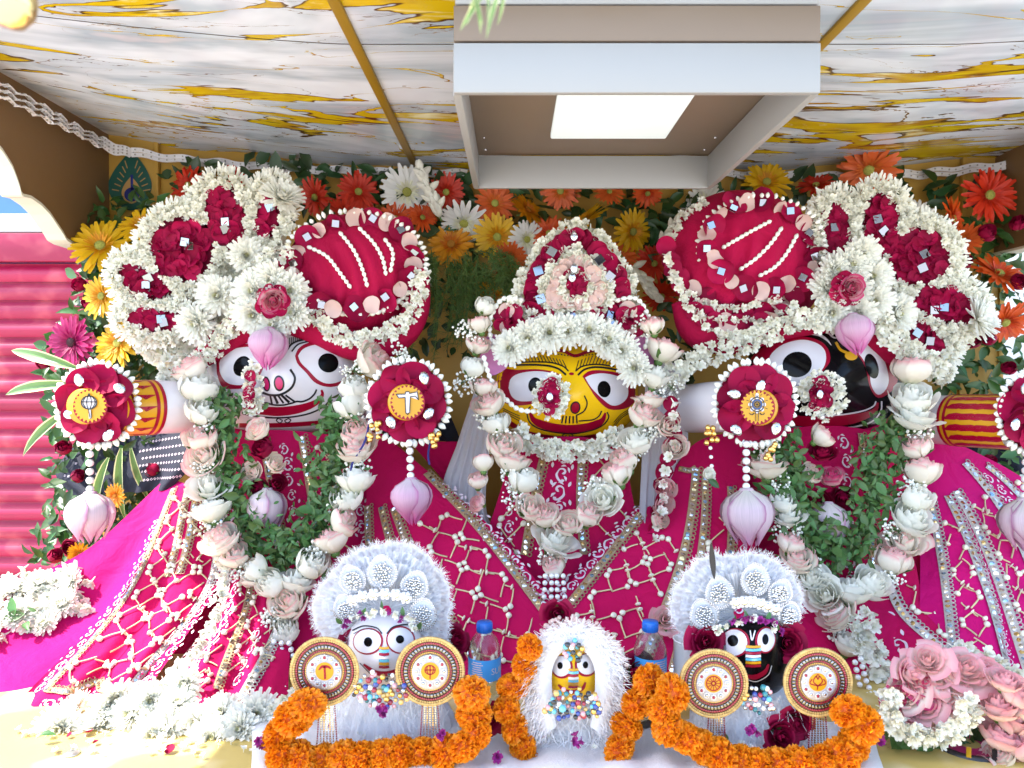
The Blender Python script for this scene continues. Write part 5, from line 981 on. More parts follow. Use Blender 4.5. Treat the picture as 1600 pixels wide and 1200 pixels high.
# herb garlands
def herb(label, path, w, n=280):
    t = thing('leaf_garland', label, 'garland', P(*path[len(path) // 2], Yg(path[len(path) // 2][1]) + .02)); p = cr(path, n); d = np.gradient(p, axis=0); d /= np.linalg.norm(d, axis=1)[:, None]
    mk(tube([P(x, y, Yg(y) + .03) for x, y in path], .008, 6, 40)).obj('cord', 'stem', t)
    for i, (x, y) in enumerate(p):
        o = random.gauss(0, .38) * w; Y = Yg(y) + .012 + random.uniform(-.025, .02); q = (x - d[i, 1] * o, y + d[i, 0] * o)
        inst('leaf', random.choice(LEAFM['leaf_herb']), frame(P(*q, Y), jit((0, -1, .2), .5), jit((0, -.2, -.4), .8), S(random.uniform(15, 27), Y)), t)
    m = MB()
    for i in range(1100):
        j = random.randrange(n); o = random.gauss(0, .42) * w; x, y = p[j]; Y = Yg(y) + .02 + random.uniform(-.03, .03); m.add(random.choice(LEAF), frame(P(x - d[j, 1] * o, y + d[j, 0] * o, Y), jit((0, -1, .2), .6), jit((0, -.2, -.4), .9), S(random.uniform(9, 19), Y)))
    m.obj('small_leaves', 'leaf_herb', t, kind='stuff')
herb('green herb leaf garland hanging below the white faced deity', [(348, 612), (345, 650), (352, 720), (368, 790), (405, 845), (452, 870), (492, 830), (512, 770), (522, 700), (530, 650), (534, 625)], 46)
herb('green herb leaf garland hanging below the black faced deity', [(1205, 690), (1225, 730), (1240, 790), (1262, 845), (1305, 872), (1345, 835), (1368, 775), (1380, 715), (1393, 675), (1400, 650)], 50)
# little pendants of roses below each nose ornament
def pendant(label, items, lot):
    t = thing('flower_pendant', label, 'pendant', P(lot[0], lot[1], 1.88), 'rose and lotus pendants')
    for x, y, kd, r in items: rose_at(t, x, y, 1.90, {'p': 'rose_blush', 'r': 'rose_red', 'h': 'rose_hot', 'w': 'rose_white'}[kd], r, (.05, -.75, .5 if kd != 'r' else .2))
    inst('lotus_bud', LOTUS[1], frame(P(lot[0], lot[1] - lot[2] * .55, 1.89), (0.02, -.15, -1), CAMD, S(lot[2], 1.9)), t)
pendant('string of roses ending in a lotus bud below the white face', [(405, 672, 'p', 19), (412, 700, 'r', 22), (394, 738, 'p', 20), (430, 724, 'p', 20), (404, 762, 'r', 20), (432, 756, 'r', 19)], (418, 798, 62))
pendant('string of roses ending in a lotus bud below the black face', [(1283, 682, 'p', 22), (1285, 707, 'r', 22), (1266, 740, 'p', 19), (1300, 746, 'h', 21), (1280, 782, 'r', 22), (1318, 778, 'r', 21)], (1293, 822, 66))
# middle figure: floret collar and white veil
t = thing('jasmine_collar', 'thick jasmine collar under the chin of the yellow faced deity', 'garland', P(885, 700, 1.99)); florets('florets', t, rope_pts([(808, 672), (830, 692), (870, 702), (910, 702), (945, 694), (970, 678)], 28, 8), 1.985, 10)
vl = thing('veil', 'sheer white veil falling on both sides of the yellow faced deity', 'veil', P(890, 800, 2.05))
for rows in ([[(745, 600, 2.12), (775, 600, 2.10)], [(715, 690, 2.08), (765, 700, 2.06)], [(690, 770, 2.03), (760, 800, 2.02)], [(720, 830, 1.99), (790, 850, 1.99)]], [[(1010, 560, 2.10), (1070, 570, 2.12)], [(1005, 680, 2.02), (1075, 700, 2.06)], [(1000, 800, 1.96), (1055, 740, 2.03)], [(995, 980, 1.84), (1030, 960, 1.86)]]):
    Patch(rows, 40, 50, [(4, .012, .2, 0), (9, .004, .5, 0)]).obj('fold', 'tulle', vl)
# ================================================================ arm shields of rose petals
def emblem(t, kind, cx, cy, Y):
    M = flatM(Y, .0009); q = lambda pts: [(cx + a, cy + b) for a, b in pts]
    o = paint('emblem_plate', 'paint_red', t, M, [('f', ell(cx + 1, cy + 1, 27, 27, 0, 40), 1)])
    a = np.linspace(0, 2 * math.pi, 96, endpoint=False); rr = 24.5 + 1.8 * np.sign(np.sin(a * 24)); paint('emblem_face', 'paint_gold', t, M, [('f', np.stack([cx + rr * np.cos(a), cy + rr * np.sin(a)], 1), 3)])
    if kind == 'mace':
        paint('emblem_fill', 'paint_white', t, M, [('f', ell(cx - 1, cy - 5, 12, 10), 5), ('s', q([(0, 6), (1, 20)]), 4, 5)])
        paint('painted_line', 'paint_line', t, M, [('s', np.vstack([ell(cx - 1, cy - 5, 12, 10), ell(cx - 1, cy - 5, 12, 10)[:1]]), 2, 7)] + [('s', q([(-1 + k, -15), (-1 + k * 1.9, -5), (-1 + k, 4)]), 1.4, 7) for k in (-5, -2, 2, 5)] + [('s', q([(-13, -6), (11, -6)]), 1.6, 7), ('s', q([(-2, 6), (1, 21)]), 1.2, 7), ('s', q([(2, 6), (3, 20)]), 1.2, 7), ('f', ell(cx - 1, cy - 17, 2, 2.5), 7)])
    elif kind == 'axe':
        sh = [(-17, -12), (-13, -6), (-3, -7), (-2, 17), (1, 20), (4, 16), (5, -8), (13, -9), (18, -3), (16, -16), (4, -13), (3, -16), (-2, -16), (-3, -12)]
        m = MB(); M5 = lambda x, y, l=1: M(x, y, 5)
        for qd in ([(-17, -12), (-3, -13), (-3, -6), (-14, -6)], [(-3, -16), (4, -16), (5, 16), (-2, 18)], [(4, -13), (16, -17), (18, -3), (4, -8)]): m.add(T([M5(cx + a, cy + b) for a, b in qd], [(0, 1, 2, 3)]))
        m.obj('emblem_fill', 'paint_white', t, False); paint('painted_line', 'paint_line', t, M, [('s', q([a, b]), 1.3, 7) for a, b in zip(sh, sh[1:] + sh[:1])])
    else:
        paint('emblem_fill', 'paint_white', t, M, [('f', ell(cx + 11 * math.cos(b), cy - 4 + 11 * math.sin(b), 3, 3), 5) for b in np.arange(0, 6.2, .785)] + [('f', ell(cx, cy - 19, 2.5, 3), 5)])
        e = ell(cx, cy - 4, 11, 11); e2 = ell(cx, cy - 4, 4, 4); paint('painted_line', 'paint_line', t, M, [('s', np.vstack([x, x[:1]]), 1.6, 6) for x in (e, e2)] + [('f', ell(cx, cy - 4, 1.8, 1.8), 6), ('s', q([(-2, 8), (-2, 22)]), 1, 6), ('s', q([(2, 8), (2, 22)]), 1, 6)] + [('s', q([(sx * 4, 10), (sx * 9, 12), (sx * 12, 9)]), 1.2, 6) for sx in (-1, 1)] + [('s', [(cx + 14 * math.cos(b), cy - 4 + 14 * math.sin(b)), (cx + 18 * math.cos(b), cy - 4 + 18 * math.sin(b))], .8, 6) for b in np.arange(.4, 6.6, .785)])
        paint('emblem_rim', 'paint_blue', t, M, [('s', np.vstack([ell(cx, cy - 4, 7, 7), ell(cx, cy - 4, 7, 7)[:1]]), 3, 5)])
def shield(label, cx, cy, kind, Y=1.83, off=(0, 0), R0=58, lot=None, stones=((-28, -38), (35, -25), (-42, 15), (18, 48)), lk=0):
    t = thing('petal_shield', label, 'shield', P(cx, cy + R0, Y), 'rose petal arm shields')
    m = MB(); fill(m, flatM(Y + .012), ell(cx, cy, R0, R0 * 1.03, 0, 40), 1, 4); m.add(lathe([(S(R0, Y), .004), (S(R0, Y), -.02), (.01, -.022)], 40).tf(frame(P(cx, cy, Y + .016), CAMD))); m.obj('backing', 'rose_petal', t)
    ringbuds('bud_edge', t, cx, cy, R0 - 1, R0 + 1, Y + .008, 40, 12)
    n = 8
    for i in range(n):
        a = 2 * math.pi * (i + .3) / n; inst('rose_petal', random.choice(RPM), frame(P(cx + 36 * math.cos(a), cy + 37 * math.sin(a), Y - .004 * (i % 2)), jit((.15 * math.cos(a), -1, -.15 * math.sin(a)), .12), s=S(25, Y) * random.uniform(.95, 1.1), roll=random.uniform(0, 6)), t)
    for i in range(6):
        a = 2 * math.pi * i / 6; rpetal(t, cx + 24 * math.cos(a), cy + 24 * math.sin(a), Y - .002, 17)
    for a, b in stones: inst('crystal_stone', GEM, frame(P(cx + a, cy + b, Y - .024), jit(CAMD, .1), s=S(8, Y), roll=random.uniform(0, 6)), t)
    ex, ey = cx + off[0], cy + off[1]; mk(lathe([(S(27, Y), .0), (S(28, Y), .022), (S(26, Y), .026), (.001, .0265)], 36).tf(frame(P(ex, ey, Y - .004), CAMD))).obj('emblem_drum', 'paint_gold', t); emblem(t, kind, ex, ey, Y - .0315)
    if lot:
        pearls(t, [(cx + lot[0], cy + R0 + 6), (lot[1], lot[2] - 22)], Y - .005, 6, 10.5); inst('lotus_bud', LOTUS[lk], frame(P(lot[1], lot[2] - 30, Y - .01), (.05, -.1, -1), CAMD, S(lot[3], Y)), t)
    return t
shield('rose petal shield with mace emblem on the far left arm', 152, 632, 'mace', off=(-12, 2), lot=(-12, 141, 800, 72), lk=1)
s = shield('rose petal shield with axe emblem, second from the left', 638, 628, 'axe', off=(-2, 0), lot=(2, 642, 778, 66), stones=((25, -37), (-27, 32), (32, 18)))
s3 = shield('rose petal shield with wheel emblem left of the black face', 1180, 630, 'wheel', off=(3, 6), lot=(-14, 1166, 795, 82), stones=((-33, -14), (8, -26), (-30, 42), (32, 40)), lk=1)
shield('rose petal shield cut off by the right edge of the picture', 1622, 645, 'mace', off=(4, 0), lot=(-18, 1600, 810, 76), stones=((-36, 18), (-20, -38), (30, 30)), lk=1)
BELL = mkmesh('gold_bell', join([lathe([(.001, 1), (.5, .9), (.8, .3), (.9, -.3), (.5, -.8), (.001, -.9)], 10)]), ['gold'])
for x0, y0, tt in ((585, 675, s), (678, 688, s), (1112, 682, s3), (1204, 706, s3)):
    for i in range(9): inst('gold_bell', BELL, tr(*P(x0 + random.uniform(-9, 9), y0 + random.uniform(-14, 14), 1.82)) @ scl(.0075), tt)
pearls(s3, [(1110, 700), (1111, 715), (1112, 728)], 1.83, 3.2, 9); rose_at(s3, 1108, 742, 1.83, 'rose_white', 10, (0, -1, .3), False, 1); o = inst('leaf', LEAFM['leaf_dark'][1], frame(P(1106, 748, 1.82), (0, -1, .2), (.6, 0, -.5), .035), s3)
t = tag(mk(tube([P(578, 655, 1.86), P(570, 690, 1.85), P(552, 720, 1.86), P(548, 738, 1.87)], .0028, 6)).obj('blue_string', 'string_blue'), 'dark blue string hanging over the blush roses by the axe shield', 'string')
tag(mk(tube([P(672, 690, 1.9), P(669, 710, 1.9), P(671, 726, 1.9)], .0028, 6)).obj('blue_string', 'string_blue'), 'short dark blue string below the axe shield', 'string')
# ================================================================ the three small figures in front
YS0 = 1.36
RHINE = ball(1, 1)
def fuzz(mb, pts, Y, L, n0=(0, -1, 0), out=None, w=.0007, per=3, jy=.01):
    for x, y in pts:
        for _ in range(per):
            yy = Y + random.uniform(-jy, jy); v = jit((0, -.3, 0), .6) if out is None else jit(out(x, y), .45)
            mb.add(petal(1, .07, random.uniform(-.2, .2), 0, 2, 3, .3), frame(P(x, y, yy), jit((0, -1, 0), .4), v, S(L, yy) * random.uniform(.6, 1.3)))
def lace_crown(label, cx, cy, R0, bump, patches, band, fl, Y=1.40):
    t = thing('lace_headdress', label, 'crown', P(cx, cy + 60, Y), 'white lace crowns'); m = MB()
    Rf = lambda a: R0 * (.97 + bump(a) + .05 * abs(math.sin(a * 3.5 + .4)) + .012 * math.sin(a * 23))
    for layer, (f0, dy) in enumerate(((1.0, .03), (.86, .012), (.70, -.004))):
        N = 260
        def f(U, V, f0=f0, dy=dy):
            a = math.pi * (-.28 + 1.56 * U); r = np.vectorize(Rf)(a) * f0 * (.12 + .88 * V); x = cx + r * np.cos(a); y = cy - r * np.sin(a); yy = Y + dy + .007 * np.sin(a * 52 + layer) * V + .008 * np.sin(a * 15 + 2 * layer) * V + .03 * (1 - V)
            q = np.stack([P(i, j, k) for i, j, k in zip(x.ravel(), y.ravel(), yy.ravel())], 0).reshape(*x.shape, 3); return q[..., 0], q[..., 1], q[..., 2]
        m.add(grid(N, 9, f))
    m.obj('ruffle', 'lace_white', t); m = MB(); pts = []
    for a in np.linspace(-.28 * math.pi, 1.28 * math.pi, 300):
        for s in (1.0, .98, .95, .86, .77, .68): pts.append((cx + Rf(a) * s * math.cos(a), cy - Rf(a) * s * math.sin(a)))
    fuzz(m, pts, Y + .002, 9, out=lambda x, y: jit(((x - cx) / 130, -.6, (cy - y) / 130), .7), per=2, jy=.022); m.obj('frayed_threads', 'thread_white', t, kind='stuff')
    for (x, y, r, ang) in patches:      # rhinestone drop patches
        pm = MB(); e = ell(0, 0, 1, 1, 0, 40); Yp = Y - .022; a0 = R(ang)
        sh = lambda q, s: (x + s * r * (q[0] * (1 - .25 * max(0, -q[1])) * math.cos(a0) - q[1] * 1.12 * math.sin(a0)), y + s * r * (q[0] * (1 - .25 * max(0, -q[1])) * math.sin(a0) + q[1] * 1.12 * math.cos(a0)))
        fill(pm, flatM(Yp + .004), [sh(q, 1.0) for q in e], 1, 4); po = pm.obj('drop_patch', 'lace_white', t); pm = MB()
        for s in (1.0, .9):
            for q in ell(0, 0, 1, 1, 0, int(44 * s)): u = sh(q, s); pm.add(RHINE, tr(*P(*u, Yp)) @ scl(S(1.3, Y)))
        for q in scatter(ell(0, .12, .68, .68), .17): u = sh(q, 1); pm.add(BALL1, tr(*P(*u, Yp - .002)) @ scl(S(1.9, Y), .003, S(1.9, Y)))
        pm.obj('rhinestones', 'crystal', po, kind='stuff')
    for i, (x, y) in enumerate(cr(band, 6)):      # row of silver pearl flowers
        m = MB(); Yp = Y - .03
        for k_ in range(6): a = k_ * 1.047; m.add(BALL1, tr(*P(x + 6.5 * math.cos(a), y + 6.5 * math.sin(a), Yp)) @ scl(S(4, Y)))
        bf = m.obj('pearl_flower', 'pearl', t); mk(lathe([(1, 0), (1.15, .25), (.9, .4), (.6, .45), (.001, .5)], 14).tf(frame(P(x, y, Yp - .003), CAMD, s=S(5, Y)))).obj('silver_stud', 'silver', bf)
    for (x, y) in cr(fl, 13):
        k_ = random.random(); nm = 'purple_flower' if k_ < .5 else 'jasmine'
        florets('floret', t, [(x + random.uniform(-3, 3), y + random.uniform(-4, 4)), (x + random.uniform(-6, 6), y + random.uniform(-5, 5))], Y - .045, 6.5, .004, nm)
    for (x, y) in cr(fl, 5): inst('leaf', random.choice(LEAFM['leaf_herb']), frame(P(x, y, Y - .04), jit(CAMD, .3), jit((0, 0, 1), .8), S(15, Y)), t)
    return t
def disc(label, cx, cy, r, kind, Y=1.31, tas=(0, 60)):
    t = thing('embroidered_disc', label, 'disc', P(cx, cy + r, Y), 'embroidered discs of the small deities'); c = P(cx, cy, Y); s = S(1, Y)
    mk(lathe([(r * s, -.008), (r * s, .004), (r * .3 * s, .005), (.0005, .005)], 48).tf(frame(c, CAMD))).obj('disc_body', 'lace_gold', t)
    def ring(rad, n, br, m, nm, sq=False):
        q = MB()
        for i in range(n):
            a = 2 * math.pi * i / n; A = frame(P(cx + rad * math.cos(a), cy + rad * math.sin(a), Y - .0065), CAMD, (math.cos(a), 0, -math.sin(a)))
            q.add(rbox(-br * s, br * s, -br * s * 1.25, br * s * 1.25, -.002, .002, .0008) if sq else BALL1, A @ (np.eye(4) if sq else scl(br * s, br * s, br * s * .8)))
        q.obj(nm, m, t, kind='stuff')
    ring(r - 1, 84, 3.0, 'rope_gold', 'rope_edge'); ring(r - 4.8, 80, 2.2, 'rope_gold', 'gold_cord'); ring(r * .83, 78, 2.1, 'gem_red', 'red_beads'); ring(r * .72, 46, 2.0, 'mirror', 'mirror_chips', True); ring(r * .62, 58, 1.8, 'gem_red', 'red_beads'); ring(r * .555, 64, 1.2, 'gold', 'gold_cord')
    mk(lathe([(r * .53 * s, .004), (r * .53 * s, .0065), (.0005, .007)], 40).tf(frame(c, CAMD))).obj('inner_plate', 'paint_white', t)
    for i in range(12):
        a = 2 * math.pi * i / 12; q = (cx + r * .41 * math.cos(a), cy + r * .41 * math.sin(a)); m = MB()
        for k_ in range(8): b = k_ * .785; m.add(BALL1, tr(*P(q[0] + 3.6 * math.cos(b), q[1] + 3.6 * math.sin(b), Y - .0085)) @ scl(s * 1.4))
        m.obj('stud_flower', 'pearl', t); mk(BALL1.tf(tr(*P(*q, Y - .009)) @ scl(s * 2.6))).obj('stud', 'gem_red' if i % 2 else 'crystal', t)
    M = flatM(Y - .0085, .0007); paint('emblem', 'paint_gold', t, M, [('f', ell(cx, cy, r * .27, r * .27, 0, 30), 1)]); z = lambda pts: [(cx + a * r / 53, cy + b * r / 53) for a, b in pts]
    if kind == 'axe': L = [('s', z([(-9, -2), (-4, -7), (5, -7), (10, -4)]), (2, 4, 4, 2), 2), ('s', z([(0, -8), (1, 12)]), 3, 2)]
    elif kind == 'mace': L = [('s', np.vstack([ell(cx, cy - 2, 8, 7), ell(cx, cy - 2, 8, 7)[:1]]), 1.6, 2), ('s', z([(-8, -2), (8, -2)]), 1.5, 2), ('s', z([(0, -9), (0, 12)]), 1.8, 2), ('s', z([(-4, -8), (-5, -2), (-3, 4)]), 1.2, 2), ('s', z([(4, -8), (5, -2), (3, 4)]), 1.2, 2)]
    elif kind == 'wheel': L = [('s', np.vstack([ell(cx, cy, q, q), ell(cx, cy, q, q)[:1]]), 1.8, 2) for q in (11, 3)] + [('s', [(cx + 3 * math.cos(b), cy + 3 * math.sin(b)), (cx + 10 * math.cos(b), cy + 10 * math.sin(b))], 1.2, 2) for b in np.arange(0, 6.2, .52)]
    else: L = [('s', z([(0, 6), (sx * 7, -1), (sx * 3, -9), (0, -4)]), 1.6, 2) for sx in (-1, 1)] + [('s', z([(0, 6), (sx * 12, 2), (sx * 9, -5)]), 1.6, 2) for sx in (-1, 1)] + [('s', z([(0, 5), (-1, 12)]), 1.6, 2), ('s', z([(-3, -8), (0, -12), (3, -8)]), 1.6, 2)]
    paint('painted_line', 'paint_red', t, M, L)
    for j in range(7):
        x = cx + tas[0] - 12 + j * 4; m = MB()
        for y in np.arange(cy + r - 2, cy + r + tas[1] + random.uniform(-6, 4), 3.6): m.add(RHINE, tr(*P(x + (y - cy - r) * .05 * (j - 3) * .4, y, Y + .004)) @ scl(s * 1.75))
        m.obj('tassel_strand', 'gem_red' if j in (0, 6) else ('silver' if j % 2 else 'sequin_gold'), t)
    return t
def necklace(t, pts, Y, n):
    gm = ('gem_red', 'gem_blue', 'gem_teal', 'gem_pink', 'gem_amber', 'crystal', 'gem_black', 'gem_sky', 'pearl', 'gold')
    for x, y in pts:
        k_ = random.choice(gm); inst('bead', BEADS[k_], tr(*P(x, y, Y + random.uniform(-.004, .004))) @ scl(S(random.uniform(3.2, 5.2), Y)), t)
BEADS = {k_: mkmesh('bead', BALL2, [k_]) for k_ in ('gem_red', 'gem_blue', 'gem_teal', 'gem_pink', 'gem_amber', 'crystal', 'gem_black', 'gem_sky', 'pearl', 'gold')}
def small_body(t, cx, y0, y1, w, Y):
    A, B = P(cx, y0, Y), P(cx, y1, Y)
    def f(U, V):
        a = U * 6.2832; r = S(w, Y) * np.interp(V, [0, .3, .8, 1], [1.12, 1.1, .8, .45]) * (1 + .035 * np.sin(a * 19 + 3 * V) + .02 * np.sin(a * 41)); return A[0] + r * np.cos(a), Y + .06 + r * .62 * np.sin(a), max(B[2], .002) + (A[2] - max(B[2], .002)) * V
    o = mk(grid(150, 24, f)).obj('garment', 'lace_white', t); m = MB(); pts = scatter([(cx - w, y0 + 6), (cx + w, y0 + 6), (cx + w * 1.1, y1), (cx - w * 1.1, y1)], 9)
    fuzz(m, pts, Y - .012, 20, out=lambda x, y: (random.uniform(-.6, .6), -.25, -1), per=4, jy=.015); m.obj('frayed_threads', 'thread_white', o, kind='stuff'); return o
def tilak(h, M, cx, y0, dy, w):
    for i, c in enumerate(('paint_gold', 'gem_sky', 'paint_red', 'paint_white', 'gem_sky', 'paint_gold', 'paint_red')): paint('nose_stripe', c, h, M, [('s', [(cx - w, y0 + i * dy), (cx, y0 + i * dy + 1), (cx + w, y0 + i * dy)], dy * .8, 4)])
# left small figure
s1 = thing('small_deity', 'small white faced deity in white lace with two embroidered discs', 'figurine', P(600, 1180, YS0), 'small deity figures')
small_body(s1, 600, 1075, 1195, 92, 1.37); h, M, _ = head(s1, 600, 1022, 62, 62, 1.40, .06, (598, 1030, 18, .012), 'paint_white')
paint('eye_rim', 'paint_red', h, M, [('f', ell(575, 1002, 24, 21, -10), 1), ('f', ell(626, 1000, 23, 22, 10), 1)]); paint('eye', 'paint_white', h, M, [('f', ell(574, 1002, 21.5, 18.5, -10), 2), ('f', ell(626, 1000, 20.5, 19.5, 10), 2)]); paint('pupil', 'paint_black', h, M, [('f', ell(575, 1003, 6.5, 7.5), 3), ('f', ell(625, 999, 6.5, 6.5), 3)])
paint('eyebrow', 'paint_line', h, M, [('s', [(550, 985), (568, 978), (588, 981), (597, 990)], 2.2, 2), ('s', [(604, 990), (616, 979), (640, 976), (655, 984)], 2.2, 2), ('s', [(552, 990), (570, 982), (590, 986)], 1, 2)]); paint('lips', 'paint_red', h, M, [('s', [(568, 1038), (585, 1050), (602, 1053), (620, 1048), (634, 1036)], (3, 7, 8, 7, 3), 1)]); paint('painted_line', 'paint_line', h, M, [('s', [(562, 1036), (585, 1058), (602, 1060), (640, 1040)], 1.3, 1)]); tilak(h, M, 600, 1012, 5, 8)
necklace(s1, scatter([(548, 1062), (565, 1052), (590, 1048), (625, 1058), (640, 1085), (632, 1102), (600, 1108), (556, 1098)], 9), 1.305, 0); florets('floret', s1, [(592, 1108), (600, 1112), (596, 1118), (604, 1106)], 1.29, 8, .004, 'purple_flower')
lace_crown('white lace crown with rhinestone drops on the small white faced deity', 603, 955, 103, lambda a: .02 + .05 * math.sin(3 * a - 1.6) + (.03 if a > 1.5 else 0), [(597, 893, 24, 0), (648, 915, 22, 20), (660, 960, 23, 10), (550, 905, 21, -20), (540, 950, 20, -14)], [(552, 938), (575, 930), (610, 928), (634, 934)], [(535, 975), (560, 962), (600, 955), (640, 968), (652, 985)])
disc('embroidered disc with axe emblem, leftmost of the four', 507, 1049, 53, 'axe', tas=(4, 62)); disc('embroidered disc with mace emblem, right hand of the small white deity', 672, 1049, 53, 'mace', tas=(0, 62))
# right small figure
s3 = thing('small_deity', 'small black faced deity in white lace with two embroidered discs', 'figurine', P(1180, 1180, YS0), 'small deity figures')
small_body(s3, 1185, 1080, 1185, 84, 1.37); h, M, _ = head(s3, 1180, 1026, 56, 64, 1.40, .06, (1178, 1032, 18, .012), 'paint_black')
paint('eye_rim', 'paint_red', h, M, [('f', ell(1149, 1004, 22.5, 22.5), 1), ('f', ell(1196, 1000, 16, 21, 6), 1)]); paint('eye', 'paint_white', h, M, [('f', ell(1147, 1004, 20.5, 20.5), 2), ('f', ell(1197, 1000, 13.5, 18.5, 6), 2)]); paint('pupil', 'paint_black', h, M, [('f', ell(1145, 1001, 8.5, 9), 3), ('f', ell(1196, 999, 5, 8.5), 3)])
paint('lips', 'paint_red', h, M, [('s', [(1165, 1056), (1180, 1058), (1195, 1050), (1201, 1038)], (5, 8, 7, 3), 1)]); paint('painted_line', 'paint_white', h, M, [('s', [(1168, 1062), (1182, 1065), (1200, 1055), (1206, 1040)], 1.2, 1), ('s', [(1172, 985), (1175, 1000), (1180, 985)], 2, 2)]); tilak(h, M, 1177, 1010, 5, 12)
necklace(s3, scatter([(1160, 1075), (1185, 1068), (1205, 1080), (1210, 1105), (1188, 1118), (1160, 1110)], 9), 1.305, 0); florets('floret', s3, [(1175, 1136), (1182, 1142), (1170, 1142)], 1.29, 9, .004, 'purple_flower')
for x, y in ((1104, 1003), (1231, 1005)): rose_at(s3, x, y, 1.37, 'rose_red', 23, (0, -1, .15), False, 2)
cw = lace_crown('white lace crown with black feather on the small black faced deity', 1155, 958, 97, lambda a: .0 + .05 * math.sin(3 * a - .3) + (.06 if a > 1.9 else 0), [(1180, 905, 23, 0), (1124, 925, 23, -10), (1100, 960, 23, -20), (1220, 925, 19, 20), (1234, 960, 18, 14)], [(1150, 942), (1175, 940), (1200, 948), (1212, 952)], [(1120, 985), (1140, 975), (1165, 968), (1200, 970), (1218, 985)])
o = inst('feather', mkmesh('feather', T(*(lambda g: (g.V, g.F, g.UV, g.M))(grid(5, 14, lambda U, V: ((U - .5) * .16 * np.sin(np.clip(V, .03, .97) * 3.14) ** .7, V, .1 * V ** 2 + .03 * np.abs(U - .5))))), ['feather']), frame(P(1116, 905, 1.355), CAMD, (-.12, 0, 1), S(60, 1.36)), cw)
disc('embroidered disc with wheel emblem in front of the black faced small deity', 1115, 1068, 53, 'wheel', tas=(4, 40)); disc('embroidered disc with lotus emblem, rightmost of the four', 1278, 1066, 53, 'lotus', tas=(0, 55))
# middle small figure
s2 = thing('small_deity', 'small yellow faced deity wrapped in a fluffy white cloak', 'figurine', P(895, 1180, YS0), 'small deity figures')
small_body(s2, 895, 1095, 1210, 72, 1.37); h, M, _ = head(s2, 896, 1052, 40, 44, 1.38, .05, (896, 1060, 14, .01), 'paint_yellow')
paint('eye_rim', 'paint_red', h, M, [('f', ell(878, 1042, 17, 18.5), 1), ('f', ell(916, 1039, 18, 18.5), 1)]); paint('eye', 'paint_white', h, M, [('f', ell(877, 1041, 14.5, 16), 2), ('f', ell(917, 1038, 15.5, 16), 2)]); paint('pupil', 'paint_black', h, M, [('f', ell(875, 1040, 4.2, 5.5), 3), ('f', ell(915, 1039, 4.2, 5.5), 3)])
paint('lips', 'paint_red', h, M, [('s', [(872, 1070), (884, 1080), (897, 1081), (910, 1076), (915, 1066)], (3, 6, 6, 6, 3), 1)]); tilak(h, M, 896, 1046, 4.5, 8)
necklace(s2, scatter([(862, 1082), (880, 1076), (920, 1076), (938, 1095), (942, 1118), (890, 1126), (846, 1116)], 8.5), 1.30, 0); necklace(s2, scatter([(898, 992), (912, 1012), (906, 1035), (884, 1030), (880, 1012)], 8), 1.32, 0); inst('bead', BEADS['gem_sky'], tr(*P(879, 1107, 1.29)) @ scl(.0068), s2)
ck = MB(); 
def hood(U, V):
    a = math.pi * (-.22 + 1.44 * U); rx = np.interp(V, [0, 1], [34, 78]); ry = np.interp(V, [0, 1], [46, 84]); x = 896 + rx * np.cos(a); y = 1058 - ry * np.sin(a) + np.clip(-np.sin(a), 0, 1) * 75 * 1; yy = 1.335 + .05 * V ** 2 + .004 * np.sin(a * 40) * V - .012 * np.sin(V * 3.14)
    q = np.stack([P(i, j, k) for i, j, k in zip(x.ravel(), y.ravel(), yy.ravel())], 0).reshape(*x.shape, 3); return q[..., 0], q[..., 1], q[..., 2]
ck.add(grid(120, 10, hood)); hd = ck.obj('cloak', 'lace_white', s2); m = MB(); pts = []
for a in np.linspace(-.22 * math.pi, 1.22 * math.pi, 110):
    for v in np.linspace(.3, 1, 8): pts.append((896 + (34 + 44 * v) * math.cos(a), 1058 - (46 + 38 * v) * math.sin(a) + max(0, -math.sin(a)) * 75))
fuzz(m, pts, 1.333, 14, out=lambda x, y: ((x - 896) / 80, -.45, (1050 - y) / 160 - .55), per=3); m.obj('frayed_threads', 'thread_white', hd, kind='stuff')
m = MB()
for x, y in cr([(835, 1030), (845, 1000), (870, 978), (900, 970), (935, 985), (958, 1010), (970, 1035)], 44):
    for k_ in range(4): m.add(BALL1, tr(*P(x + random.uniform(-10, 10), y + random.uniform(-8, 8), 1.37)) @ scl(S(3.4, 1.37)))
m.obj('glass_bead_trim', 'petal_pale', s2, kind='stuff'); florets('floret', s2, [(900, 1150), (908, 1156), (903, 1162), (895, 1158)], 1.29, 8, .004, 'purple_flower')
# ---------------------------------------------------------------- marigold garlands
def marigolds(label, path, Y, r=28, gap=28):
    t = thing('marigold_garland', label, 'garland', P(*path[len(path) // 2], Y), 'orange marigold garlands'); p0 = np.array(path, float); L = np.linalg.norm(np.diff(p0, axis=0), axis=1).sum()
    for x, y in cr(path, int(L / gap)): yy = Y + random.uniform(-.01, .01); inst('marigold', random.choice(MARI), frame(P(x + random.uniform(-4, 4), y + random.uniform(-3, 3), yy), jit((0, -1, .3), .6), s=(S(r, yy) * random.uniform(.8, 1.15), S(r, yy) * random.uniform(.8, 1.1), S(r, yy) * random.uniform(.7, 1.05)), roll=random.uniform(0, 6)), t)
    return t
marigolds('marigold garland lying around the small white faced deity', [(480, 1100), (455, 1125), (437, 1160), (450, 1185), (500, 1188), (550, 1185), (600, 1180), (650, 1175), (700, 1175), (738, 1160), (744, 1125), (738, 1085)], 1.285)
marigolds('marigold strand falling left of the fluffy white cloak', [(824, 1010), (815, 1050), (800, 1085), (795, 1115), (802, 1145), (815, 1165), (832, 1200)], 1.33, 24)
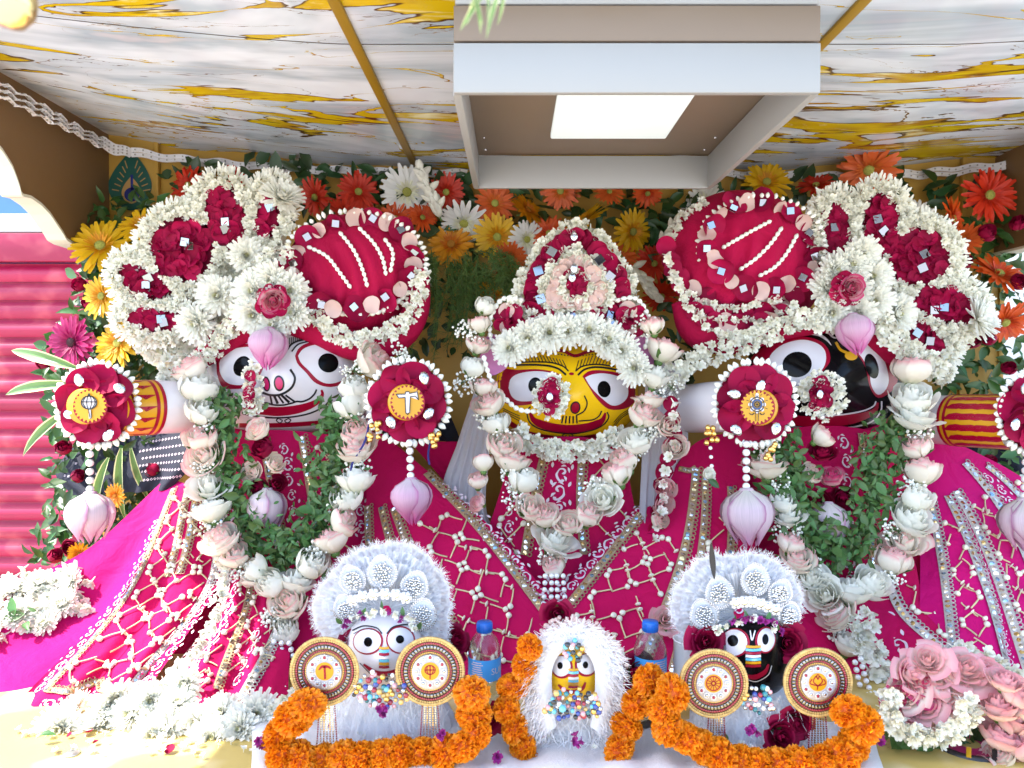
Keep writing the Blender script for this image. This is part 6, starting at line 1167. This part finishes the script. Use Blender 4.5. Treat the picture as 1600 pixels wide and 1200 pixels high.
marigolds('marigold strand falling right of the fluffy white cloak', [(1012, 1062), (1000, 1092), (985, 1118), (976, 1150), (970, 1178), (962, 1208)], 1.32, 26)
marigolds('marigold garland lying around the small black faced deity', [(1050, 1080), (1032, 1110), (1045, 1135), (1075, 1155), (1105, 1175), (1145, 1190), (1190, 1195), (1240, 1192), (1290, 1185), (1335, 1165), (1345, 1130), (1325, 1110)], 1.275)
# ---------------------------------------------------------------- water bottles and paper cup
def text_on(txt, size, mat_, parent, fn):
    cu = bpy.data.curves.new('lettering', 'FONT'); cu.body = txt; cu.size = size; cu.align_x = 'CENTER'; cu.align_y = 'CENTER'; cu.resolution_u = 3; o = bpy.data.objects.new('lettering', cu); COL.objects.link(o)
    bpy.context.view_layer.update(); me = bpy.data.meshes.new_from_object(o.evaluated_get(bpy.context.evaluated_depsgraph_get())); bpy.data.objects.remove(o)
    for v in me.vertices: v.co = Vector(fn(v.co.x, v.co.y))
    me.materials.clear(); me.materials.append(MATS[mat_]); me.update(); return place(bpy.data.objects.new('lettering', me), parent)
def bottle(label, px, ytop, Y, word, wa, lines, la, pic=False):
    A = P(px, ytop, Y); z1 = A[2]; r = .0315; H = .205; z0 = z1 - H; t = thing('water_bottle', label, 'bottle', (A[0], Y, z0), 'water bottles'); F = tr(A[0], Y, z0); rb = []
    prof = [(.002, .004), (.018, .0), (.029, .003), (r, .012)]
    for z in np.arange(.02, .088, .004): prof.append((r - .0008 * (math.sin(z * 700) * .5 + .5), z))
    prof += [(r, .094), (.0305, .098), (.0305, .142), (r, .146), (.030, .155), (.024, .172), (.0155, .182), (.0135, .187), (.0135, .196)]
    inner = [(max(.001, a - .0008), b_ + .0008) for a, b_ in prof]
    ti = lathe(inner, 36).tf(F); ti.F = ti.F[:, ::-1]; mk([lathe(prof, 36).tf(F), ti]).obj('bottle_body', 'bottle', t)
    cap = [lathe([(.0145, .186), (.0150, .1865), (.0150, .2025), (.0142, .2045), (.001, .205)], 30).tf(F)] + [box(-.0004, .0004, -.0005, .0005, .1875, .2015).tf(F @ rot('Z', i * .2618) @ tr(0, -.0151, 0)) for i in range(24)]
    mk(cap).obj('cap', 'cap_blue', t); lb = mk(grid(30, 4, lambda U, V: (.0316 * np.sin((U - .5) * 3.6), -.0316 * np.cos((U - .5) * 3.6), .1 + .041 * V)).tf(F)).obj('label', 'label_blue', t)
    mp = lambda a0, zc: (lambda x, y: (A[0] + .0319 * math.sin(a0 + x / .0316), Y - .0319 * math.cos(a0 + x / .0316), z0 + zc + y))
    text_on(word, .017, 'paint_white', lb, mp(wa, .118))
    m = MB()
    for i in range(8):
        w_ = random.uniform(.008, .013)
        f = mp(la, .136 - i * .0042); V = [f(-w_ + 2 * w_ * k_ / 6, q) for k_ in range(7) for q in (-.0009, .0009)]; k2 = np.arange(6) * 2; m.add(T(V, np.stack([k2, k2 + 2, k2 + 3, k2 + 1], 1)))
    m.obj('small_print', 'print_white', lb)
    if pic:
        f = mp(-.10, .117); hh = lambda pts: [f(a / 1000, b_ / 1000) for a, b_ in pts]
        mk(T(hh([(-5, -15), (5, -15), (4, 2), (-4, 2)]), [(0, 1, 2, 3)])).obj('picture', 'paint_line', lb); mk(T(hh([(-2.6, 2.5), (2.6, 2.5), (2.4, 9), (-2.4, 9)]), [(0, 1, 2, 3)])).obj('picture', 'petal_pale', lb)
bottle('water bottle with blue cap standing right of the mace disc', 757, 971, 1.44, 'SURE', 1.05, 6, -.45); bottle('water bottle with blue cap standing right of the fluffy cloak', 1016, 970, 1.44, 'SURE', -1.15, 6, .55, True)
A = P(1074, 1030, 1.45); t = thing('paper_cup', 'white paper cup with red print behind the wheel disc', 'cup', (A[0], 1.45, A[2] - .05)); mk(lathe([(.022, -.045), (.030, .035), (.032, .036), (.032, .038), (.0295, .038), (.0215, -.043), (.001, -.044)], 30).tf(tr(A[0], 1.45, A[2]) @ rot('Y', .1))).obj('cup_body', 'cup', t)
mk(join([grid(9, 3, lambda U, V, k=k_: ((.0275 + .008 * k) * 0 + A[0] + (.0275 + .0032 * k) * np.sin(.25 + .5 * U), 1.45 - (.0275 + .0032 * k) * np.cos(.25 + .5 * U), A[2] + .004 * k + .002 * V + .003 * np.sin(U * 9))) for k_ in (-1, 0, 1)])).obj('red_print', 'paint_red', t)
# ---------------------------------------------------------------- flowers on the floor and bouquet
def fl_chrys(label_fn, pts, r=34):
    nth = ['1st', '2nd', '3rd'] + ['%dth' % j for j in range(4, 40)]; order = sorted(pts)
    for i, (x, y, Y) in enumerate(pts):
        key = (x, y, Y); Y = ondepth(plin, x, y) if Y > 1.75 else Y
        o = inst('chrysanthemum', CHRYS[i % 3], frame(P(x, y, Y), jit((0, -.8, .55), .25), s=S(r * random.uniform(.85, 1.15), Y), roll=random.uniform(0, 6))); tag(o, label_fn % nth[order.index(key)], 'flower', 'white chrysanthemums on the floor')
fl_chrys('white chrysanthemum heaped along the left robe hem, %s from the left', [(118, 1108, 1.49), (150, 1135, 1.45), (95, 1140, 1.44), (205, 1118, 1.46), (235, 1095, 1.47), (280, 1100, 1.46), (262, 1140, 1.43), (310, 1128, 1.44), (345, 1115, 1.46), (330, 1155, 1.41), (375, 1140, 1.42), (290, 1068, 1.49), (400, 1118, 1.45), (240, 1148, 1.42), (180, 1095, 1.49), (170, 1118, 1.47), (452, 1130, 1.46)])
fl_chrys('white chrysanthemum heaped on the pink lining at far left, %s from the left', [(18, 925, 1.85), (62, 912, 1.87), (98, 945, 1.85), (30, 962, 1.82), (112, 908, 1.89), (70, 975, 1.81)], 24)
o = florets('loose_petals', None, np.array([q for q in scatter([(-10, 915), (40, 885), (75, 895), (110, 880), (150, 905), (128, 930), (142, 955), (95, 962), (70, 995), (25, 985), (0, 1010), (-10, 990)], 10.5) if random.random() < .9 - .5 * math.hypot((q[0] - 60) / 95, (q[1] - 940) / 62) ** 2 + .15]), lambda x, y: ondepth(plin, x, y, .012), 12); tag(o, 'pile of loose white blossoms on the pink lining at the far left', 'florets')
o = leaves('fallen_leaves', None, [(0, 960), (60, 950), (60, 1000), (0, 1015), (-10, 980)], 22, ondepth(plin, 30, 980), 26, 'leaf_herb', .01); tag(o, 'green leaves under the white blossom pile at far left', 'leaves')
o = florets('loose_petals', None, rope_pts([(338, 830), (352, 900), (338, 960), (305, 1020), (250, 1070)], 14, 9), lambda x, y: 1.90 - (y - 830) * .0017 - .01, 10); tag(o, 'loose string of white florets along the fold of the left robe', 'florets')
o = florets('loose_petals', None, rope_pts([(150, 1150), (260, 1158), (380, 1150), (430, 1120), (470, 1090)], 40, 12), lambda x, y: 1.45, 12); tag(o, 'loose white florets strewn on the gold floor along the robe hem', 'florets')
o = florets('loose_petals', None, rope_pts([(1345, 960), (1355, 1010), (1380, 1050), (1390, 1090)], 40, 11), lambda x, y: 1.72 - (y - 960) * .0006, 12); tag(o, 'withered cream florets between the right robe and the rose bouquet', 'florets')
o = florets('loose_petals', None, rope_pts([(1440, 1035), (1500, 1020), (1560, 1040), (1610, 1075)], 24, 9), 1.53, 11); tag(o, 'white floret rope along the back of the rose bouquet', 'florets')
pt = Patch([[(395, 1140, 1.45), (700, 1140, 1.45), (1050, 1140, 1.45), (1360, 1140, 1.45)], [(390, 1240, 1.22), (700, 1240, 1.22), (1050, 1240, 1.22), (1390, 1240, 1.22)]], 90, 14, [(14, .008, .2, 0), (31, .004, .6, 0)]); pt.G[:, :, 2] = np.maximum(.006, .012 + .004 * np.sin(np.arange(90) * .9 + 1.3 * np.sin(np.arange(90) * .21))[None] + .004 * np.sin(np.arange(14) * .8)[:, None]); tag(pt.obj('lace_cloth', 'lace_white', None), 'white net cloth spread on the floor under the small deities', 'cloth')
for i, (x, y) in enumerate(((405, 1160), (772, 1180), (1370, 1155), (690, 1150))):
    o = florets('purple_blossom', None, [(x + random.uniform(-7, 7), y + random.uniform(-6, 6)) for _ in range(5)], 1.28, 8, .004, 'purple_flower'); o['kind'] = ''; del o['kind']; tag(o, 'tiny purple blossom ' + ('left of the leftmost marigold garland', 'between the left garland and the cloaked figure', 'at the right end of the right marigold garland', 'beside the tassel of the mace disc')[i], 'flower')
for (x, y, Y, r, lab) in ((555, 1005, 1.39, 20, 'dark red rose beside the left eye of the small white deity'), (765, 1125, 1.36, 22, 'dark red rose at the foot of the left water bottle'), (995, 1050, 1.42, 26, 'crushed magenta rose between the cloak and the right bottle'), (870, 960, 1.42, 22, 'magenta rose petals on top of the cloaked figure'), (1220, 1150, 1.33, 26, 'dark rose lying under the small black faced deity, left'), (1245, 1130, 1.34, 22, 'dark rose lying beside the lotus disc tassel'), (712, 1000, 1.45, 20, 'dark rosebud between the lace crown and the left bottle')):
    t = thing('red_rose', lab, 'flower', P(x, y, Y)); rose_at(t, x, y, Y, 'rose_red', r, (.2, -.9, .2), True, 2)
t = thing('rose_bouquet', 'pink rose bouquet ringed with white jasmine in the lower right corner', 'bouquet', P(1460, 1190, 1.36))
for x, y, r, kd in ((1415, 1080, 26, 'rose_blush'), (1440, 1068, 26, 'rose_hot'), (1418, 1108, 27, 'rose_pink'), (1462, 1050, 30, 'rose_pink'), (1450, 1030, 26, 'rose_pink'), (1485, 1058, 30, 'rose_blush'), (1510, 1045, 30, 'rose_pink'), (1462, 1100, 27, 'rose_blush'), (1480, 1115, 27, 'rose_blush'), (1440, 1125, 24, 'rose_pink'), (1535, 1080, 25, 'petal_pale'), (1400, 1092, 22, 'rose_hot'), (1545, 1060, 28, 'rose_pink'), (1500, 1090, 22, 'rose_hot'), (1440, 1095, 25, 'rose_pink'), (1470, 1078, 25, 'rose_blush'), (1495, 1072, 24, 'rose_pink'), (1425, 1055, 22, 'rose_pink')): rose_at(t, x, y, 1.37, kd, r * .98, (random.uniform(-.3, .3), -.9, .55), False, random.choice((1, 2, 2)))
florets('jasmine_ring', t, rope_pts([(1392, 1080), (1390, 1115), (1412, 1140), (1450, 1152), (1490, 1140), (1515, 1115), (1512, 1092)], 30, 8), 1.325, 11)
for i in range(90): x, y = random.uniform(1372, 1475), random.uniform(1140, 1215); inst('leaf', random.choice(LEAFM['leaf_herb']), frame(P(x, y, 1.375 + random.uniform(-.02, .03)), jit((0, -1, .4), .4), jit((-.2, 0, -.5), .7), S(random.uniform(26, 44), 1.33)), t)
for i in range(24): x, y = random.uniform(1495, 1550), random.uniform(1110, 1165); inst('leaf', random.choice(LEAFM['leaf_dark']), frame(P(x, y, 1.40 + random.uniform(-.02, .03)), jit((0, -1, .3), .4), jit((.1, 0, -.6), .5), S(random.uniform(24, 40), 1.4)), t)
t = garland('rose_garland', 'thick pink rose garland running down the right edge below the robe', [(1570, 1065, 'k', 28), (1588, 1085, 'k', 30), (1560, 1105, 'k', 28), (1585, 1125, 'k', 33), (1560, 1150, 'k', 30), (1595, 1165, 'k', 31), (1562, 1182, 'p', 31), (1595, 1200, 'k', 30), (1540, 1205, 'p', 26), (1605, 1110, 'p', 26), (1610, 1140, 'k', 28)], Yf=lambda y: 1.33)
A = P(1512, 1215, 1.385); t = thing('painted_pot', 'magenta, black and yellow painted pot half hidden behind the rose bouquet', 'pot', (A[0], 1.385, 0)); zt = P(1512, 1158, 1.385)[2] - .03
mk(lathe([(.02, -.03), (.06, -.03), (.065, zt * .6 - .01), (.062, zt - .012)], 30).tf(tr(A[0], 1.385, .03))).obj('pot_body', 'pot_pink', t); mk(lathe([(.063, zt - .02), (.069, zt - .018), (.069, zt), (.06, zt + .002)], 30).tf(tr(A[0], 1.385, .03))).obj('rim', 'pot_black', t)
for i in range(10): mk(rbox(-.004, .004, -.0685, -.064, .0, zt - .03, .001).tf(tr(A[0], 1.385, .02) @ rot('Z', i * .628 + .1))).obj('stripe', 'paint_gold' if i % 2 else 'pot_black', t)
A = P(113, 1190, 1.345); tag(mk(lathe([(.0005, .002), (.012, .002), (.0128, .0012), (.0128, 0)], 28).tf(tr(A[0], A[1], .001))).obj('coin', 'coin'), 'silver coin lying on the gold floor at lower left', 'coin')
for i, (x, y) in enumerate(((40, 1170), (60, 1150), (170, 1165), (600, 1195))):
    o = inst('fallen_leaf', LEAFM['leaf'][i % 4], frame(P(x, y, 1.38), (0, -.2, 1), jit((1, 0, 0), .8), .03)); tag(o, ('small green leaf on the sunlit floor near the coin', 'green leaf below the white flowers at far left', 'green leaf under the chrysanthemum heap', 'green leaf at the bottom under the left marigold garland')[i], 'leaf')
m = MB()
for i in range(70):
    x, y = random.uniform(400, 1380), random.uniform(1150, 1200); Y = CZ * FPX / (y - 569); q = P(x, y, Y); m.add(random.choice(LEAF if i % 4 == 0 else FLORET), frame((q[0], q[1], .026), jit((0, -.3, 1), .3), jit((0, 1, 0), .8), .018 if i % 4 == 0 else random.uniform(.006, .011)), 2 if i % 4 == 0 else (1 if i % 4 == 1 else 0))
tag(m.obj('fallen_blossoms', ['petal_white', 'purple_flower', 'leaf_herb'], kind='stuff'), 'tiny white and purple blossoms strewn on the white net cloth in front', 'petals')
m = MB()
for i in range(46):
    x, y = random.uniform(20, 400), random.uniform(1150, 1195); Y = CZ * FPX / (y - 569) + .0; q = P(x, y, Y); m.add(random.choice(RPET if i % 6 == 0 else FLORET), frame((q[0], q[1], .006), jit((0, 0, 1), .3), (0, 1, 0), random.uniform(.005, .010)), 1 if i % 6 == 0 else 0)
tag(m.obj('fallen_petals', ['petal_white', 'rose_petal'], kind='stuff'), 'loose petals scattered over the sunlit gold floor at lower left', 'petals')
# leaves and blossoms hanging close to the camera at the top edge
t = thing('hanging_blossom', 'pale blurred blossom hanging at the top edge before the lamp', 'flower', P(765, -20, .5))
for i in range(9): a = random.uniform(-.9, .9); inst('petal', STRIPE, frame(P(760 + random.uniform(-25, 25), random.uniform(-40, -8), .5), jit(CAMD, .3), (math.sin(a), 0, -1), S(random.uniform(40, 75), .5)), t)
t = thing('hanging_ornament', 'blurred golden knob hanging at the top left corner', 'ornament', P(20, -10, .45)); mk(lathe([(.001, -.028), (.012, -.026), (.02, -.016), (.023, 0), (.02, .014), (.012, .03), (.008, .2)], 20).tf(tr(*P(18, -2, .45)) @ scl(.6))).obj('knob', 'sequin_gold', t)
